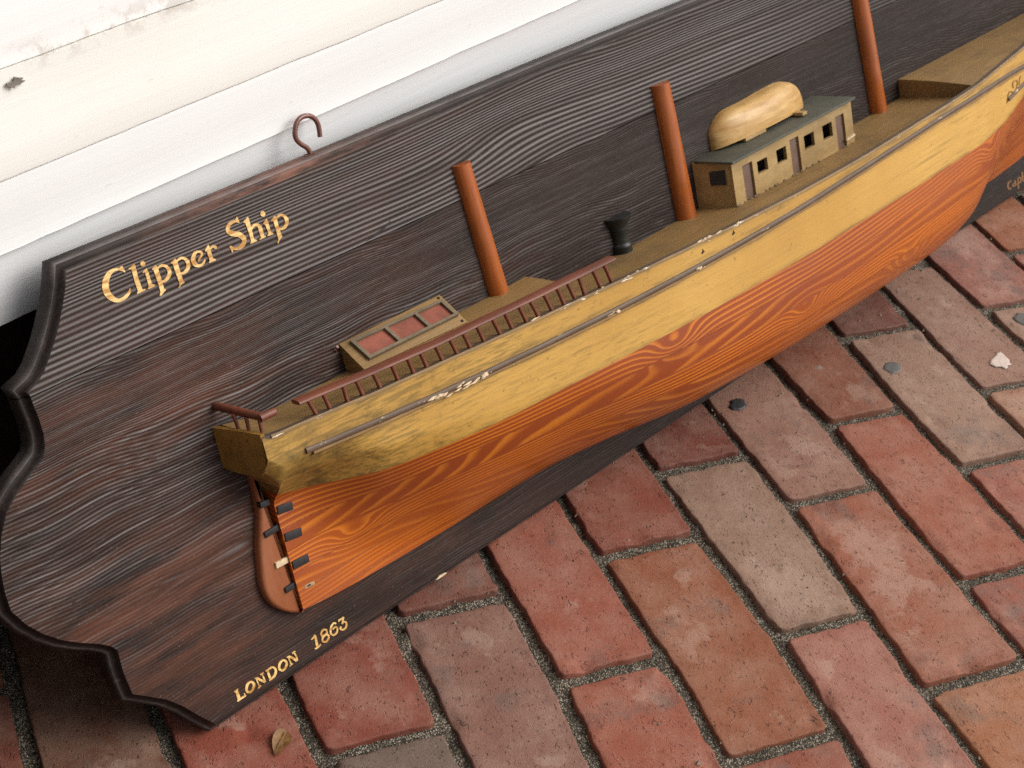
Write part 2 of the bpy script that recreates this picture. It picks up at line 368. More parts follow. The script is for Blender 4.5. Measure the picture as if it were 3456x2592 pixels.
# measured points, metres: board frame (x along, y up, z out) or ground (x, y)
DATA = {'boardchip': [(0.2311, -0.0018)],
 'boat': [(0.64, 0.2218), (0.6397, 0.2381), (0.6459, 0.2458), (0.6604, 0.2528), (0.6912, 0.2536), (0.7215, 0.2552), (0.7521, 0.2551), (0.7707, 0.2473), (0.7789, 0.2341),
          (0.7815, 0.2241), (0.7719, 0.2205), (0.7191, 0.2189)],
 'cabcorners': [(0.1858, 0.2183, 0.0), (0.2892, 0.217, -0.0), (0.2878, 0.198, 0.0274), (0.1847, 0.2015, 0.0242)],
 'cabframe': [(0.193, 0.2161, 0.0031), (0.285, 0.2134, 0.0053), (0.285, 0.2026, 0.0208), (0.1934, 0.204, 0.0205)],
 'cabpanes': [[(0.1968, 0.2138, 0.0063), (0.2247, 0.213, 0.007), (0.2252, 0.2048, 0.0188), (0.1968, 0.2053, 0.0186)],
              [(0.2285, 0.2129, 0.0069), (0.2558, 0.213, 0.0064), (0.2559, 0.2044, 0.0187), (0.2278, 0.2054, 0.0177)],
              [(0.2598, 0.2126, 0.0068), (0.2821, 0.212, 0.0073), (0.2828, 0.2037, 0.0192), (0.2588, 0.2044, 0.0187)]],
 'cabroof0': [(0.1858, 0.2183), (0.2892, 0.217), (0.1833, 0.1985), (0.1902, 0.2176)],
 'cabroofF': [(0.198, 0.1905, 0.198, 0.0164), (0.198, 0.2878, 0.198, 0.0274), (0.2, 0.1872, 0.2, 0.0208), (0.2, 0.284, 0.2, 0.0318), (0.202, 0.1838, 0.202, 0.0253),
              (0.202, 0.2801, 0.202, 0.0363), (0.204, 0.1805, 0.204, 0.0298), (0.204, 0.2762, 0.204, 0.0407)],
 'capstan': [(0.4848, 0.2091), (0.5199, 0.2081), (0.4872, 0.2049), (0.5194, 0.2034), (0.4937, 0.1997), (0.5144, 0.1955), (0.4931, 0.1893), (0.5118, 0.1856), (0.4903, 0.1787),
             (0.5145, 0.1759)],
 'chip': [(0.2173, 0.1706, 0.0592), (0.2309, 0.1696, 0.0606), (0.4345, 0.1954, 0.0836), (0.4849, 0.1902, 0.0887), (0.5129, 0.1855, 0.0911)],
 'doors': [[(0.6356, 0.2106), (0.6498, 0.2109), (0.6491, 0.1818), (0.6345, 0.1817)], [(0.7096, 0.2118), (0.724, 0.211), (0.7238, 0.1809), (0.7093, 0.1819)],
           [(0.788, 0.211), (0.8011, 0.2108), (0.7993, 0.1827), (0.7862, 0.1834)]],
 'endwin': [(0.6125, 0.2112, 0.0152), (0.6125, 0.2121, 0.0299), (0.6125, 0.1987, 0.0296), (0.6125, 0.1986, 0.015)],
 'gums': [(0.6107, -0.0154), (0.7833, -0.0818), (0.8853, -0.1478), (0.7217, -0.0326), (0.718, -0.0595), (0.9698, -0.1239)],
 'handrail_ends': [(0.1083, 0.2107, 0.047), (0.4071, 0.2095, 0.078)],
 'hook': [(0.2093, 0.3468), (0.2097, 0.3483), (0.2103, 0.3507), (0.2105, 0.3543), (0.2086, 0.358), (0.2048, 0.3616), (0.2021, 0.3655), (0.2017, 0.369), (0.2028, 0.3725),
          (0.2047, 0.3758), (0.2078, 0.3783), (0.2117, 0.3793), (0.2159, 0.3788), (0.2194, 0.3772), (0.2221, 0.3743), (0.2234, 0.3708), (0.2234, 0.3666), (0.2226, 0.3614)],
 'house_wall': [(0.6194, 0.1785), (0.8122, 0.1802), (0.6216, 0.2176), (0.8165, 0.217)],
 'leaf': [(0.0215, -0.0404), (0.0269, -0.0325), (0.0364, -0.0263), (0.0418, -0.0284), (0.04, -0.037), (0.0323, -0.041)],
 'masts': [[(0.3292, 0.3079), (0.3498, 0.3033), (0.3392, 0.2012), (0.3619, 0.1971)], [(0.5726, 0.3034), (0.5985, 0.297), (0.5763, 0.1823), (0.6053, 0.1774)],
           [(0.8846, 0.3005), (0.9186, 0.2924), (0.9061, 0.1791), (0.9311, 0.1774)]],
 'posts': [(0.1201, 0.1983, 0.046, 0.1166, 0.2077), (0.1318, 0.1969, 0.0469, 0.1293, 0.2077), (0.1466, 0.1962, 0.0483, 0.1461, 0.2062), (0.1598, 0.1953, 0.0495, 0.1572, 0.2059),
           (0.175, 0.1943, 0.051, 0.1719, 0.2054), (0.1909, 0.1934, 0.0525, 0.1883, 0.2049), (0.205, 0.1924, 0.054, 0.2023, 0.2042), (0.2172, 0.1919, 0.0552, 0.2139, 0.2041),
           (0.2315, 0.1915, 0.0567, 0.2278, 0.2042), (0.2453, 0.1915, 0.0581, 0.2411, 0.2045), (0.2576, 0.1915, 0.0594, 0.2536, 0.2047), (0.2711, 0.191, 0.0608, 0.2669, 0.205),
           (0.2868, 0.1905, 0.0626, 0.2817, 0.2051), (0.2983, 0.191, 0.0639, 0.2939, 0.2054), (0.3126, 0.1911, 0.0656, 0.3077, 0.2045), (0.3245, 0.1912, 0.067, 0.3189, 0.2054),
           (0.3378, 0.1922, 0.0685, 0.3328, 0.206), (0.3504, 0.1922, 0.07, 0.3462, 0.2061), (0.3615, 0.1932, 0.0713, 0.3569, 0.2063), (0.3719, 0.1925, 0.0725, 0.3691, 0.2063),
           (0.3889, 0.1918, 0.0745, 0.3836, 0.207), (0.4007, 0.1924, 0.0759, 0.3957, 0.2075)],
 'rail2': [(1.0358, 0.1573, 0.0826), (1.0586, 0.1596, 0.0801), (1.0776, 0.1614, 0.0782)],
 'roof': [(0.6109, 0.2217), (0.803, 0.2273), (0.6135, 0.2212), (0.8132, 0.2234)],
 'rub': [(0.0994, 0.1799, 0.0496), (0.1313, 0.1772, 0.0517), (0.2163, 0.1705, 0.0601), (0.2635, 0.1705, 0.065), (0.3373, 0.17, 0.0735), (0.4028, 0.1707, 0.0813),
         (0.4702, 0.1721, 0.0885), (0.518, 0.175, 0.0927), (0.6234, 0.1785, 0.099), (0.749, 0.1791, 0.0993), (0.8846, 0.186, 0.0949), (0.9903, 0.1793, 0.0879),
         (1.0814, 0.1819, 0.0778)],
 'rudderL': [(0.0819, 0.1614), (0.0817, 0.1496), (0.0807, 0.1403), (0.0788, 0.1306), (0.0754, 0.1202), (0.0714, 0.1079), (0.0685, 0.0951), (0.0665, 0.0838), (0.0667, 0.0742),
             (0.0695, 0.0653), (0.0759, 0.0565), (0.0845, 0.0495), (0.0945, 0.0446)],
 'rudderR': [(0.0923, 0.048), (0.093, 0.057), (0.0914, 0.0734), (0.0895, 0.0936), (0.0882, 0.1152), (0.0873, 0.1278), (0.0866, 0.1409), (0.0859, 0.1511), (0.085, 0.1607)],
 'scroll': [(1.052, 0.1649, 0.0798), (1.0509, 0.1686, 0.0799), (1.0534, 0.1718, 0.0796), (1.0626, 0.1704, 0.0787), (1.063, 0.1664, 0.0787), (1.0586, 0.1619, 0.0791),
            (1.0523, 0.1606, 0.0798), (1.0428, 0.1642, 0.0808), (1.0383, 0.163, 0.0813), (1.0345, 0.1595, 0.0818), (1.0316, 0.1546, 0.0821)],
 'scroll2': [(1.0738, 0.1722, 0.0776), (1.0694, 0.1681, 0.078), (1.0679, 0.1639, 0.0782)],
 'sternposts_b': [(0.0738, 0.2047, 0.02), (0.0749, 0.2041, 0.03), (0.0773, 0.2039, 0.041)],
 'sternposts_t': [(0.0725, 0.2155, 0.02), (0.0754, 0.2135, 0.03), (0.0781, 0.2127, 0.041)],
 'sternrail': [(0.073, 0.2184, 0.004), (0.0803, 0.2132, 0.042), (0.0905, 0.2128, 0.042)],
 'strapsH': [(0.0904, 0.1309, 0.0105), (0.104, 0.1289, 0.0112), (0.0912, 0.109, 0.0105), (0.1058, 0.107, 0.0108), (0.0915, 0.0864, 0.0105), (0.1058, 0.0854, 0.0105),
             (0.0945, 0.0656, 0.0105), (0.1057, 0.0647, 0.0105)],
 'strapsR': [(0.0807, 0.1397), (0.0888, 0.1388), (0.0779, 0.1174), (0.0907, 0.1179), (0.0796, 0.092), (0.0909, 0.0914), (0.0817, 0.0704), (0.0933, 0.0711)],
 'wallpts': [((0, 1130), (-0.0333, 0.172, 0.2684)), ((31, 854), (-0.0213, 0.172, 0.3262)), ((590, 607), (0.1059, 0.172, 0.3332)), ((820, 530), (0.1642, 0.172, 0.3305)),
             ((950, 450), (0.1988, 0.172, 0.3377)), ((1152, 370), (0.2555, 0.172, 0.3385)), ((1949, 0), (0.516, 0.172, 0.3573)), ((0, 604), (-0.0226, 0.172, 0.3801)),
             ((740, 300), (0.1433, 0.172, 0.3895)), ((1152, 140), (0.2518, 0.172, 0.3936)), ((1485, 0), (0.3497, 0.172, 0.3998))],
 'wins': [[(0.6572, 0.2073), (0.6729, 0.2081), (0.6723, 0.1959), (0.6562, 0.1966)], [(0.6878, 0.2092), (0.7034, 0.2083), (0.7027, 0.1956), (0.6869, 0.1963)],
          [(0.7324, 0.2089), (0.7492, 0.2084), (0.7485, 0.195), (0.7319, 0.196)], [(0.7641, 0.2093), (0.7801, 0.2087), (0.7791, 0.1948), (0.7631, 0.1956)]],
 'word1': [('s',
            [(0.0361, 0.3177), (0.0359, 0.3175), (0.0357, 0.3172), (0.0354, 0.3169), (0.0351, 0.3166), (0.0347, 0.3164), (0.0343, 0.3161), (0.0339, 0.3158), (0.0334, 0.3155),
             (0.0328, 0.3152), (0.0322, 0.315), (0.0316, 0.3148), (0.0309, 0.3145), (0.0303, 0.3143), (0.0296, 0.3142), (0.0289, 0.3142), (0.0282, 0.3142), (0.0275, 0.3142),
             (0.0269, 0.3143), (0.0263, 0.3145), (0.0259, 0.3147), (0.0254, 0.3152), (0.0249, 0.3157), (0.0244, 0.3164), (0.024, 0.3171), (0.0236, 0.3178), (0.0232, 0.3185),
             (0.0229, 0.3192), (0.0227, 0.3199), (0.0225, 0.3206), (0.0224, 0.3212), (0.0223, 0.3219), (0.0223, 0.3226), (0.0224, 0.3234), (0.0225, 0.3241), (0.0226, 0.3248),
             (0.0228, 0.3254), (0.023, 0.3259), (0.0232, 0.3265), (0.0235, 0.327), (0.0239, 0.3276), (0.0243, 0.3282), (0.0247, 0.3288), (0.0252, 0.3294), (0.0256, 0.3299),
             (0.0261, 0.3304), (0.0266, 0.3307), (0.0272, 0.3311), (0.0278, 0.3314), (0.0285, 0.3316), (0.0291, 0.3318), (0.0297, 0.3319), (0.0303, 0.3319), (0.031, 0.3318),
             (0.0316, 0.3317), (0.0322, 0.3316), (0.0328, 0.3314), (0.0333, 0.3312), (0.0338, 0.3309), (0.0342, 0.3306), (0.0345, 0.3304)],
            [(0.0368, 0.3175), (0.0368, 0.3172), (0.0368, 0.3168), (0.0367, 0.3163), (0.0365, 0.3157), (0.0362, 0.3151), (0.0358, 0.3147), (0.0353, 0.3142), (0.0347, 0.3138),
             (0.0341, 0.3134), (0.0334, 0.313), (0.0327, 0.3127), (0.0319, 0.3124), (0.0311, 0.3122), (0.0303, 0.312), (0.0294, 0.3119), (0.0285, 0.3118), (0.0277, 0.3118),
             (0.0267, 0.3119), (0.0257, 0.3121), (0.0247, 0.3125), (0.0236, 0.313), (0.0227, 0.3137), (0.0218, 0.3144), (0.0209, 0.3152), (0.0202, 0.316), (0.0195, 0.3169),
             (0.0189, 0.3178), (0.0184, 0.3188), (0.018, 0.3199), (0.0177, 0.321), (0.0176, 0.3221), (0.0176, 0.3232), (0.0177, 0.3243), (0.0178, 0.3253), (0.0181, 0.3262),
             (0.0184, 0.3271), (0.0188, 0.328), (0.0192, 0.3288), (0.0197, 0.3295), (0.0203, 0.3301), (0.0209, 0.3308), (0.0216, 0.3314), (0.0224, 0.332), (0.0232, 0.3326),
             (0.0241, 0.3331), (0.025, 0.3334), (0.026, 0.3337), (0.0269, 0.3338), (0.0278, 0.3339), (0.0287, 0.3339), (0.0296, 0.3338), (0.0305, 0.3336), (0.0312, 0.3334),
             (0.032, 0.3332), (0.0326, 0.3329), (0.0333, 0.3327), (0.0339, 0.3323), (0.0345, 0.332), (0.0349, 0.3318), (0.0352, 0.3316)]),
           ('p', [(0.0353, 0.3334), (0.0361, 0.3329), (0.0362, 0.3313), (0.0368, 0.3288), (0.0359, 0.3287), (0.035, 0.3301), (0.033, 0.331), (0.0334, 0.3327)]),
           ('p',
            [(0.0442, 0.3318), (0.0448, 0.3308), (0.0444, 0.3224), (0.0448, 0.3141), (0.0472, 0.3133), (0.0467, 0.3124), (0.04, 0.3124), (0.041, 0.3135), (0.0414, 0.3141),
             (0.0411, 0.3206), (0.0414, 0.329), (0.0393, 0.3294), (0.0395, 0.33), (0.0415, 0.3304)]),
           ('p',
            [(0.0522, 0.3287), (0.0518, 0.328), (0.0512, 0.3277), (0.0505, 0.3276), (0.0497, 0.3278), (0.0491, 0.3282), (0.0487, 0.3289), (0.0486, 0.3296), (0.0488, 0.3303),
             (0.0493, 0.3308), (0.05, 0.3311), (0.0508, 0.331), (0.0515, 0.3307), (0.052, 0.3301), (0.0523, 0.3294)]),
           ('p',
            [(0.052, 0.3256), (0.0525, 0.3245), (0.0527, 0.3146), (0.0548, 0.3133), (0.054, 0.3126), (0.0501, 0.3123), (0.0485, 0.3128), (0.05, 0.314), (0.0501, 0.3217),
             (0.0501, 0.3237), (0.0485, 0.3236), (0.0489, 0.3245), (0.0504, 0.3251)]),
           ('p',
            [(0.0591, 0.3252), (0.0599, 0.324), (0.0602, 0.3217), (0.0603, 0.3142), (0.0603, 0.3086), (0.0616, 0.3073), (0.0589, 0.3061), (0.057, 0.305), (0.0556, 0.3053),
             (0.0565, 0.3067), (0.0571, 0.3078), (0.057, 0.3147), (0.0566, 0.3228), (0.0555, 0.3234), (0.056, 0.3242)]),
           ('s',
            [(0.0595, 0.3222), (0.0601, 0.3223), (0.0608, 0.3225), (0.0616, 0.3226), (0.0624, 0.3227), (0.063, 0.3226), (0.0635, 0.3225), (0.064, 0.3223), (0.0645, 0.3221),
             (0.0649, 0.3218), (0.0652, 0.3215), (0.0654, 0.3212), (0.0657, 0.3206), (0.0659, 0.32), (0.066, 0.3194), (0.0661, 0.3189), (0.0662, 0.3184), (0.0662, 0.3181),
             (0.0662, 0.3177), (0.0661, 0.3174), (0.066, 0.3171), (0.0658, 0.3168), (0.0655, 0.3164), (0.0651, 0.316), (0.0647, 0.3156), (0.0642, 0.3153), (0.0638, 0.315),
             (0.0633, 0.3147), (0.0627, 0.3144), (0.0623, 0.3142), (0.0619, 0.314), (0.0615, 0.314), (0.0612, 0.314), (0.0607, 0.3141), (0.0603, 0.3141), (0.06, 0.3142)],
            [(0.0591, 0.3233), (0.0596, 0.3234), (0.0603, 0.3237), (0.0611, 0.3239), (0.062, 0.3242), (0.0629, 0.3242), (0.0637, 0.3242), (0.0645, 0.324), (0.0653, 0.3237),
             (0.066, 0.3233), (0.0667, 0.3228), (0.0673, 0.3221), (0.0679, 0.3213), (0.0683, 0.3206), (0.0686, 0.3198), (0.0689, 0.3191), (0.069, 0.3184), (0.0691, 0.3178),
             (0.069, 0.3171), (0.0688, 0.3164), (0.0686, 0.3158), (0.0682, 0.3152), (0.0677, 0.3146), (0.0671, 0.3141), (0.0665, 0.3137), (0.0659, 0.3133), (0.0652, 0.313),
             (0.0645, 0.3127), (0.0638, 0.3125), (0.063, 0.3123), (0.0623, 0.3122), (0.0616, 0.3123), (0.0609, 0.3125), (0.0604, 0.3127), (0.06, 0.3129), (0.0597, 0.313)]),
           ('p',
            [(0.0744, 0.3243), (0.0755, 0.3228), (0.0753, 0.3191), (0.0755, 0.3145), (0.0757, 0.3084), (0.0765, 0.307), (0.0732, 0.3062), (0.0714, 0.3047), (0.0706, 0.3051),
             (0.0722, 0.3064), (0.0723, 0.3086), (0.0719, 0.314), (0.0715, 0.3218), (0.0701, 0.3223), (0.0708, 0.323)]),
           ('s',
            [(0.0751, 0.3217), (0.0756, 0.3218), (0.0763, 0.322), (0.0771, 0.3221), (0.0779, 0.3222), (0.0785, 0.3222), (0.0789, 0.3221), (0.0793, 0.322), (0.0797, 0.3218),
             (0.08, 0.3215), (0.0803, 0.3212), (0.0806, 0.3209), (0.0808, 0.3204), (0.0811, 0.3198), (0.0813, 0.3193), (0.0814, 0.3189), (0.0814, 0.3185), (0.0814, 0.3181),
             (0.0813, 0.3178), (0.0812, 0.3174), (0.0811, 0.3171), (0.0809, 0.3167), (0.0807, 0.3162), (0.0804, 0.3158), (0.0801, 0.3154), (0.0798, 0.3151), (0.0794, 0.3148),
             (0.0789, 0.3145), (0.0784, 0.3142), (0.0779, 0.314), (0.0774, 0.3139), (0.077, 0.3138), (0.0765, 0.3138), (0.0759, 0.3139), (0.0754, 0.314), (0.0751, 0.314)],
            [(0.0746, 0.3228), (0.0751, 0.3229), (0.0758, 0.3232), (0.0766, 0.3235), (0.0774, 0.3237), (0.0783, 0.3238), (0.0791, 0.3238), (0.0798, 0.3236), (0.0805, 0.3233),
             (0.0812, 0.323), (0.0818, 0.3225), (0.0824, 0.3219), (0.083, 0.3213), (0.0834, 0.3206), (0.0838, 0.3199), (0.0841, 0.3192), (0.0843, 0.3185), (0.0844, 0.3178),
             (0.0843, 0.3171), (0.0842, 0.3164), (0.084, 0.3158), (0.0837, 0.3152), (0.0832, 0.3146), (0.0828, 0.3141), (0.0822, 0.3136), (0.0816, 0.3131), (0.0809, 0.3128),
             (0.0802, 0.3125), (0.0794, 0.3123), (0.0787, 0.3121), (0.0779, 0.3121), (0.0771, 0.3121), (0.0764, 0.3123), (0.0757, 0.3125), (0.0752, 0.3127), (0.0749, 0.3128)]),
           ('s',
            [(0.0955, 0.3163), (0.0953, 0.3161), (0.0952, 0.3158), (0.095, 0.3155), (0.0947, 0.3152), (0.0944, 0.315), (0.0941, 0.3148), (0.0937, 0.3145), (0.0933, 0.3143),
             (0.0929, 0.3141), (0.0925, 0.3141), (0.092, 0.3141), (0.0915, 0.3141), (0.091, 0.3142), (0.0906, 0.3144), (0.0903, 0.3146), (0.09, 0.3148), (0.0897, 0.3152),
             (0.0895, 0.3155), (0.0893, 0.3159), (0.0892, 0.3162), (0.0891, 0.3165), (0.089, 0.3169), (0.0889, 0.3173), (0.0889, 0.3177), (0.0889, 0.3181), (0.089, 0.3185),
             (0.0891, 0.3189), (0.0893, 0.3194), (0.0895, 0.3198), (0.0897, 0.3202), (0.0899, 0.3206), (0.0902, 0.3209), (0.0905, 0.3212), (0.0908, 0.3215), (0.0911, 0.3216),
             (0.0913, 0.3218), (0.0916, 0.3219), (0.0919, 0.3219), (0.0922, 0.3219), (0.0925, 0.3219), (0.0929, 0.3217), (0.0933, 0.3214), (0.0937, 0.3211), (0.094, 0.3208),
             (0.0941, 0.3207), (0.0941, 0.3206), (0.0941, 0.3205), (0.0941, 0.3204), (0.094, 0.3201), (0.0939, 0.3199), (0.0937, 0.3197), (0.0934, 0.3195), (0.093, 0.3192),
             (0.0925, 0.3189), (0.0921, 0.3186), (0.0916, 0.3182), (0.0912, 0.3178), (0.0909, 0.3174), (0.0905, 0.3171), (0.0903, 0.3169)],
            [(0.0964, 0.3158), (0.0964, 0.3156), (0.0963, 0.3153), (0.0961, 0.3149), (0.0959, 0.3145), (0.0956, 0.3141), (0.0952, 0.3137), (0.0948, 0.3133), (0.0943, 0.313),
             (0.0937, 0.3127), (0.0931, 0.3124), (0.0924, 0.3123), (0.0917, 0.3123), (0.0909, 0.3123), (0.0901, 0.3124), (0.0893, 0.3126), (0.0886, 0.313), (0.0878, 0.3134),
             (0.0871, 0.3139), (0.0865, 0.3145), (0.086, 0.3152), (0.0857, 0.316), (0.0855, 0.3167), (0.0854, 0.3175), (0.0854, 0.3182), (0.0855, 0.3189), (0.0857, 0.3196),
             (0.086, 0.3203), (0.0864, 0.3209), (0.0869, 0.3214), (0.0873, 0.3219), (0.0878, 0.3223), (0.0883, 0.3227), (0.0888, 0.323), (0.0894, 0.3233), (0.09, 0.3235),
             (0.0906, 0.3236), (0.0912, 0.3236), (0.0918, 0.3235), (0.0924, 0.3234), (0.093, 0.3232), (0.0936, 0.3229), (0.0942, 0.3226), (0.0947, 0.3223), (0.0953, 0.3218),
             (0.0957, 0.3213), (0.0959, 0.3207), (0.0959, 0.3202), (0.0958, 0.3197), (0.0956, 0.3193), (0.0953, 0.3189), (0.0949, 0.3186), (0.0944, 0.3183), (0.094, 0.318),
             (0.0935, 0.3177), (0.0931, 0.3175), (0.0927, 0.3172), (0.0923, 0.3169), (0.0918, 0.3166), (0.0914, 0.3163), (0.0912, 0.3161)]),
           ('p',
            [(0.1016, 0.3244), (0.1021, 0.3226), (0.1022, 0.3202), (0.1024, 0.3141), (0.1043, 0.313), (0.1038, 0.3122), (0.0983, 0.3124), (0.0988, 0.3133), (0.0994, 0.3137),
             (0.0991, 0.3183), (0.0992, 0.3202), (0.0978, 0.3207), (0.0979, 0.3216), (0.0996, 0.3227)]),
           ('s',
            [(0.1022, 0.3203), (0.1026, 0.3205), (0.1032, 0.3207), (0.1038, 0.321), (0.1044, 0.3211), (0.1047, 0.3211), (0.1048, 0.321), (0.1049, 0.3209), (0.105, 0.3207),
             (0.1051, 0.3205), (0.1051, 0.3205), (0.1051, 0.3207), (0.1052, 0.3206), (0.1052, 0.3204), (0.1052, 0.3201), (0.1052, 0.3199)],
            [(0.1016, 0.3211), (0.1019, 0.3213), (0.1024, 0.3217), (0.103, 0.322), (0.1037, 0.3224), (0.1044, 0.3226), (0.1051, 0.3226), (0.1058, 0.3224), (0.1064, 0.3221),
             (0.1069, 0.3218), (0.1073, 0.3213), (0.1075, 0.3206), (0.1074, 0.32), (0.1072, 0.3197), (0.107, 0.3195), (0.1069, 0.3193)])],
 'word2': [('s',
            [(0.1292, 0.332), (0.1289, 0.3322), (0.1283, 0.3324), (0.1276, 0.3326), (0.1268, 0.3328), (0.126, 0.3329), (0.1251, 0.3329), (0.1242, 0.3329), (0.1233, 0.3329),
             (0.1223, 0.3327), (0.1215, 0.3325), (0.1207, 0.3321), (0.12, 0.3317), (0.1194, 0.3312), (0.1188, 0.3306), (0.1184, 0.33), (0.1181, 0.3292), (0.118, 0.3285),
             (0.118, 0.3277), (0.1181, 0.3268), (0.1185, 0.3259), (0.1192, 0.3251), (0.1199, 0.3244), (0.1206, 0.3238), (0.1213, 0.3233), (0.1221, 0.3228), (0.123, 0.3223),
             (0.1239, 0.3219), (0.1247, 0.3216), (0.1254, 0.3214), (0.1259, 0.3211), (0.1263, 0.3207), (0.1268, 0.3202), (0.1273, 0.3197), (0.1277, 0.3192), (0.128, 0.3188),
             (0.1282, 0.3185), (0.1284, 0.3182), (0.1285, 0.318), (0.1285, 0.3178), (0.1285, 0.3175), (0.1283, 0.3172), (0.1279, 0.3167), (0.1274, 0.3163), (0.1269, 0.3159),
             (0.1264, 0.3156), (0.126, 0.3154), (0.1255, 0.3151), (0.1249, 0.315), (0.1243, 0.3148), (0.1237, 0.3148), (0.1231, 0.3148), (0.1225, 0.3149), (0.1219, 0.315),
             (0.1213, 0.3152), (0.1208, 0.3154), (0.1205, 0.3156), (0.1201, 0.3158), (0.1198, 0.3161), (0.1195, 0.3165), (0.1192, 0.3167)],
            [(0.1288, 0.3305), (0.1284, 0.3306), (0.1279, 0.3307), (0.1273, 0.3309), (0.1267, 0.331), (0.1261, 0.331), (0.1255, 0.331), (0.1248, 0.3309), (0.1241, 0.3307),
             (0.1234, 0.3305), (0.1229, 0.3303), (0.1225, 0.33), (0.1221, 0.3297), (0.1218, 0.3294), (0.1215, 0.329), (0.1214, 0.3287), (0.1214, 0.3284), (0.1214, 0.3281),
             (0.1215, 0.3277), (0.1216, 0.3274), (0.1218, 0.3273), (0.122, 0.3272), (0.1223, 0.327), (0.1228, 0.3267), (0.1235, 0.3264), (0.1241, 0.326), (0.1247, 0.3257),
             (0.1255, 0.3254), (0.1263, 0.325), (0.1273, 0.3245), (0.1283, 0.3238), (0.1292, 0.3231), (0.13, 0.3223), (0.1306, 0.3215), (0.1312, 0.3207), (0.1316, 0.32),
             (0.1319, 0.3192), (0.1321, 0.3184), (0.1322, 0.3176), (0.132, 0.3168), (0.1317, 0.316), (0.1313, 0.3153), (0.1307, 0.3146), (0.13, 0.314), (0.1293, 0.3134),
             (0.1285, 0.3129), (0.1275, 0.3126), (0.1266, 0.3125), (0.1256, 0.3124), (0.1247, 0.3124), (0.1238, 0.3125), (0.123, 0.3127), (0.1221, 0.313), (0.1213, 0.3133),
             (0.1206, 0.3136), (0.12, 0.314), (0.1194, 0.3144), (0.1189, 0.3148), (0.1185, 0.3153), (0.1182, 0.3156), (0.118, 0.3158)]),
           ('p', [(0.1292, 0.3345), (0.1298, 0.3337), (0.1299, 0.3318), (0.1303, 0.3295), (0.1292, 0.3297), (0.1274, 0.3311), (0.1274, 0.3326)]),
           ('p', [(0.1177, 0.3176), (0.1193, 0.317), (0.1199, 0.3146), (0.1189, 0.3127), (0.1181, 0.3127), (0.1179, 0.3146), (0.1174, 0.3167)]),
           ('p',
            [(0.1377, 0.3314), (0.1382, 0.3303), (0.1382, 0.3236), (0.1382, 0.3151), (0.1404, 0.3139), (0.1395, 0.3131), (0.1341, 0.3131), (0.1344, 0.3141), (0.1353, 0.3146),
             (0.1352, 0.3215), (0.1345, 0.3281), (0.133, 0.3286), (0.1335, 0.3296), (0.1351, 0.33)]),
           ('s',
            [(0.1382, 0.3216), (0.1385, 0.3218), (0.139, 0.3222), (0.1396, 0.3226), (0.1402, 0.3229), (0.1406, 0.3231), (0.141, 0.3231), (0.1415, 0.3232), (0.1419, 0.3232),
             (0.1423, 0.3231), (0.1426, 0.323), (0.1429, 0.3228), (0.1431, 0.3226), (0.1433, 0.3223), (0.1434, 0.322), (0.1435, 0.3217), (0.1436, 0.3214), (0.1436, 0.3208),
             (0.1436, 0.3202), (0.1436, 0.3194), (0.1436, 0.3186), (0.1436, 0.3177), (0.1437, 0.3168), (0.1437, 0.316), (0.1438, 0.3152), (0.1438, 0.3146)],
            [(0.1372, 0.3224), (0.1375, 0.3228), (0.1379, 0.3232), (0.1384, 0.3237), (0.139, 0.3242), (0.1396, 0.3246), (0.1403, 0.3249), (0.1411, 0.325), (0.1418, 0.325),
             (0.1425, 0.3249), (0.1433, 0.3247), (0.144, 0.3244), (0.1447, 0.3241), (0.1453, 0.3236), (0.1459, 0.323), (0.1464, 0.3223), (0.1467, 0.3214), (0.1468, 0.3206),
             (0.1468, 0.3198), (0.1468, 0.319), (0.1469, 0.3183), (0.1469, 0.3174), (0.1469, 0.3165), (0.1469, 0.3156), (0.1469, 0.3149), (0.1469, 0.3143)]),
           ('p', [(0.1442, 0.3153), (0.1481, 0.3141), (0.1476, 0.3133), (0.1421, 0.3131), (0.142, 0.3135), (0.1441, 0.3142)]),
           ('p',
            [(0.1522, 0.3285), (0.1517, 0.3278), (0.1511, 0.3273), (0.1503, 0.3272), (0.1494, 0.3274), (0.1488, 0.3279), (0.1483, 0.3286), (0.1482, 0.3294), (0.1485, 0.3302),
             (0.149, 0.3307), (0.1498, 0.331), (0.1506, 0.331), (0.1514, 0.3307), (0.152, 0.3301), (0.1522, 0.3293)]),
           ('p',
            [(0.1519, 0.3252), (0.1527, 0.324), (0.1529, 0.315), (0.1547, 0.3139), (0.154, 0.313), (0.1493, 0.3134), (0.1497, 0.3141), (0.1506, 0.3146), (0.1499, 0.3211),
             (0.1484, 0.3225), (0.1486, 0.323), (0.1506, 0.3241)]),
           ('p',
            [(0.1594, 0.3246), (0.1604, 0.3234), (0.1603, 0.3186), (0.1606, 0.3119), (0.1611, 0.3088), (0.1583, 0.3076), (0.1567, 0.3056), (0.1557, 0.3058), (0.1561, 0.3068),
             (0.1573, 0.3079), (0.1574, 0.3103), (0.1573, 0.3181), (0.157, 0.3217), (0.1554, 0.3219), (0.1554, 0.3228)]),
           ('s',
            [(0.1603, 0.3221), (0.1608, 0.3222), (0.1615, 0.3224), (0.1623, 0.3226), (0.163, 0.3227), (0.1636, 0.3228), (0.164, 0.3227), (0.1644, 0.3226), (0.1648, 0.3224),
             (0.1652, 0.3222), (0.1655, 0.322), (0.1658, 0.3217), (0.166, 0.3212), (0.1663, 0.3207), (0.1665, 0.3202), (0.1666, 0.3197), (0.1666, 0.3193), (0.1667, 0.3189),
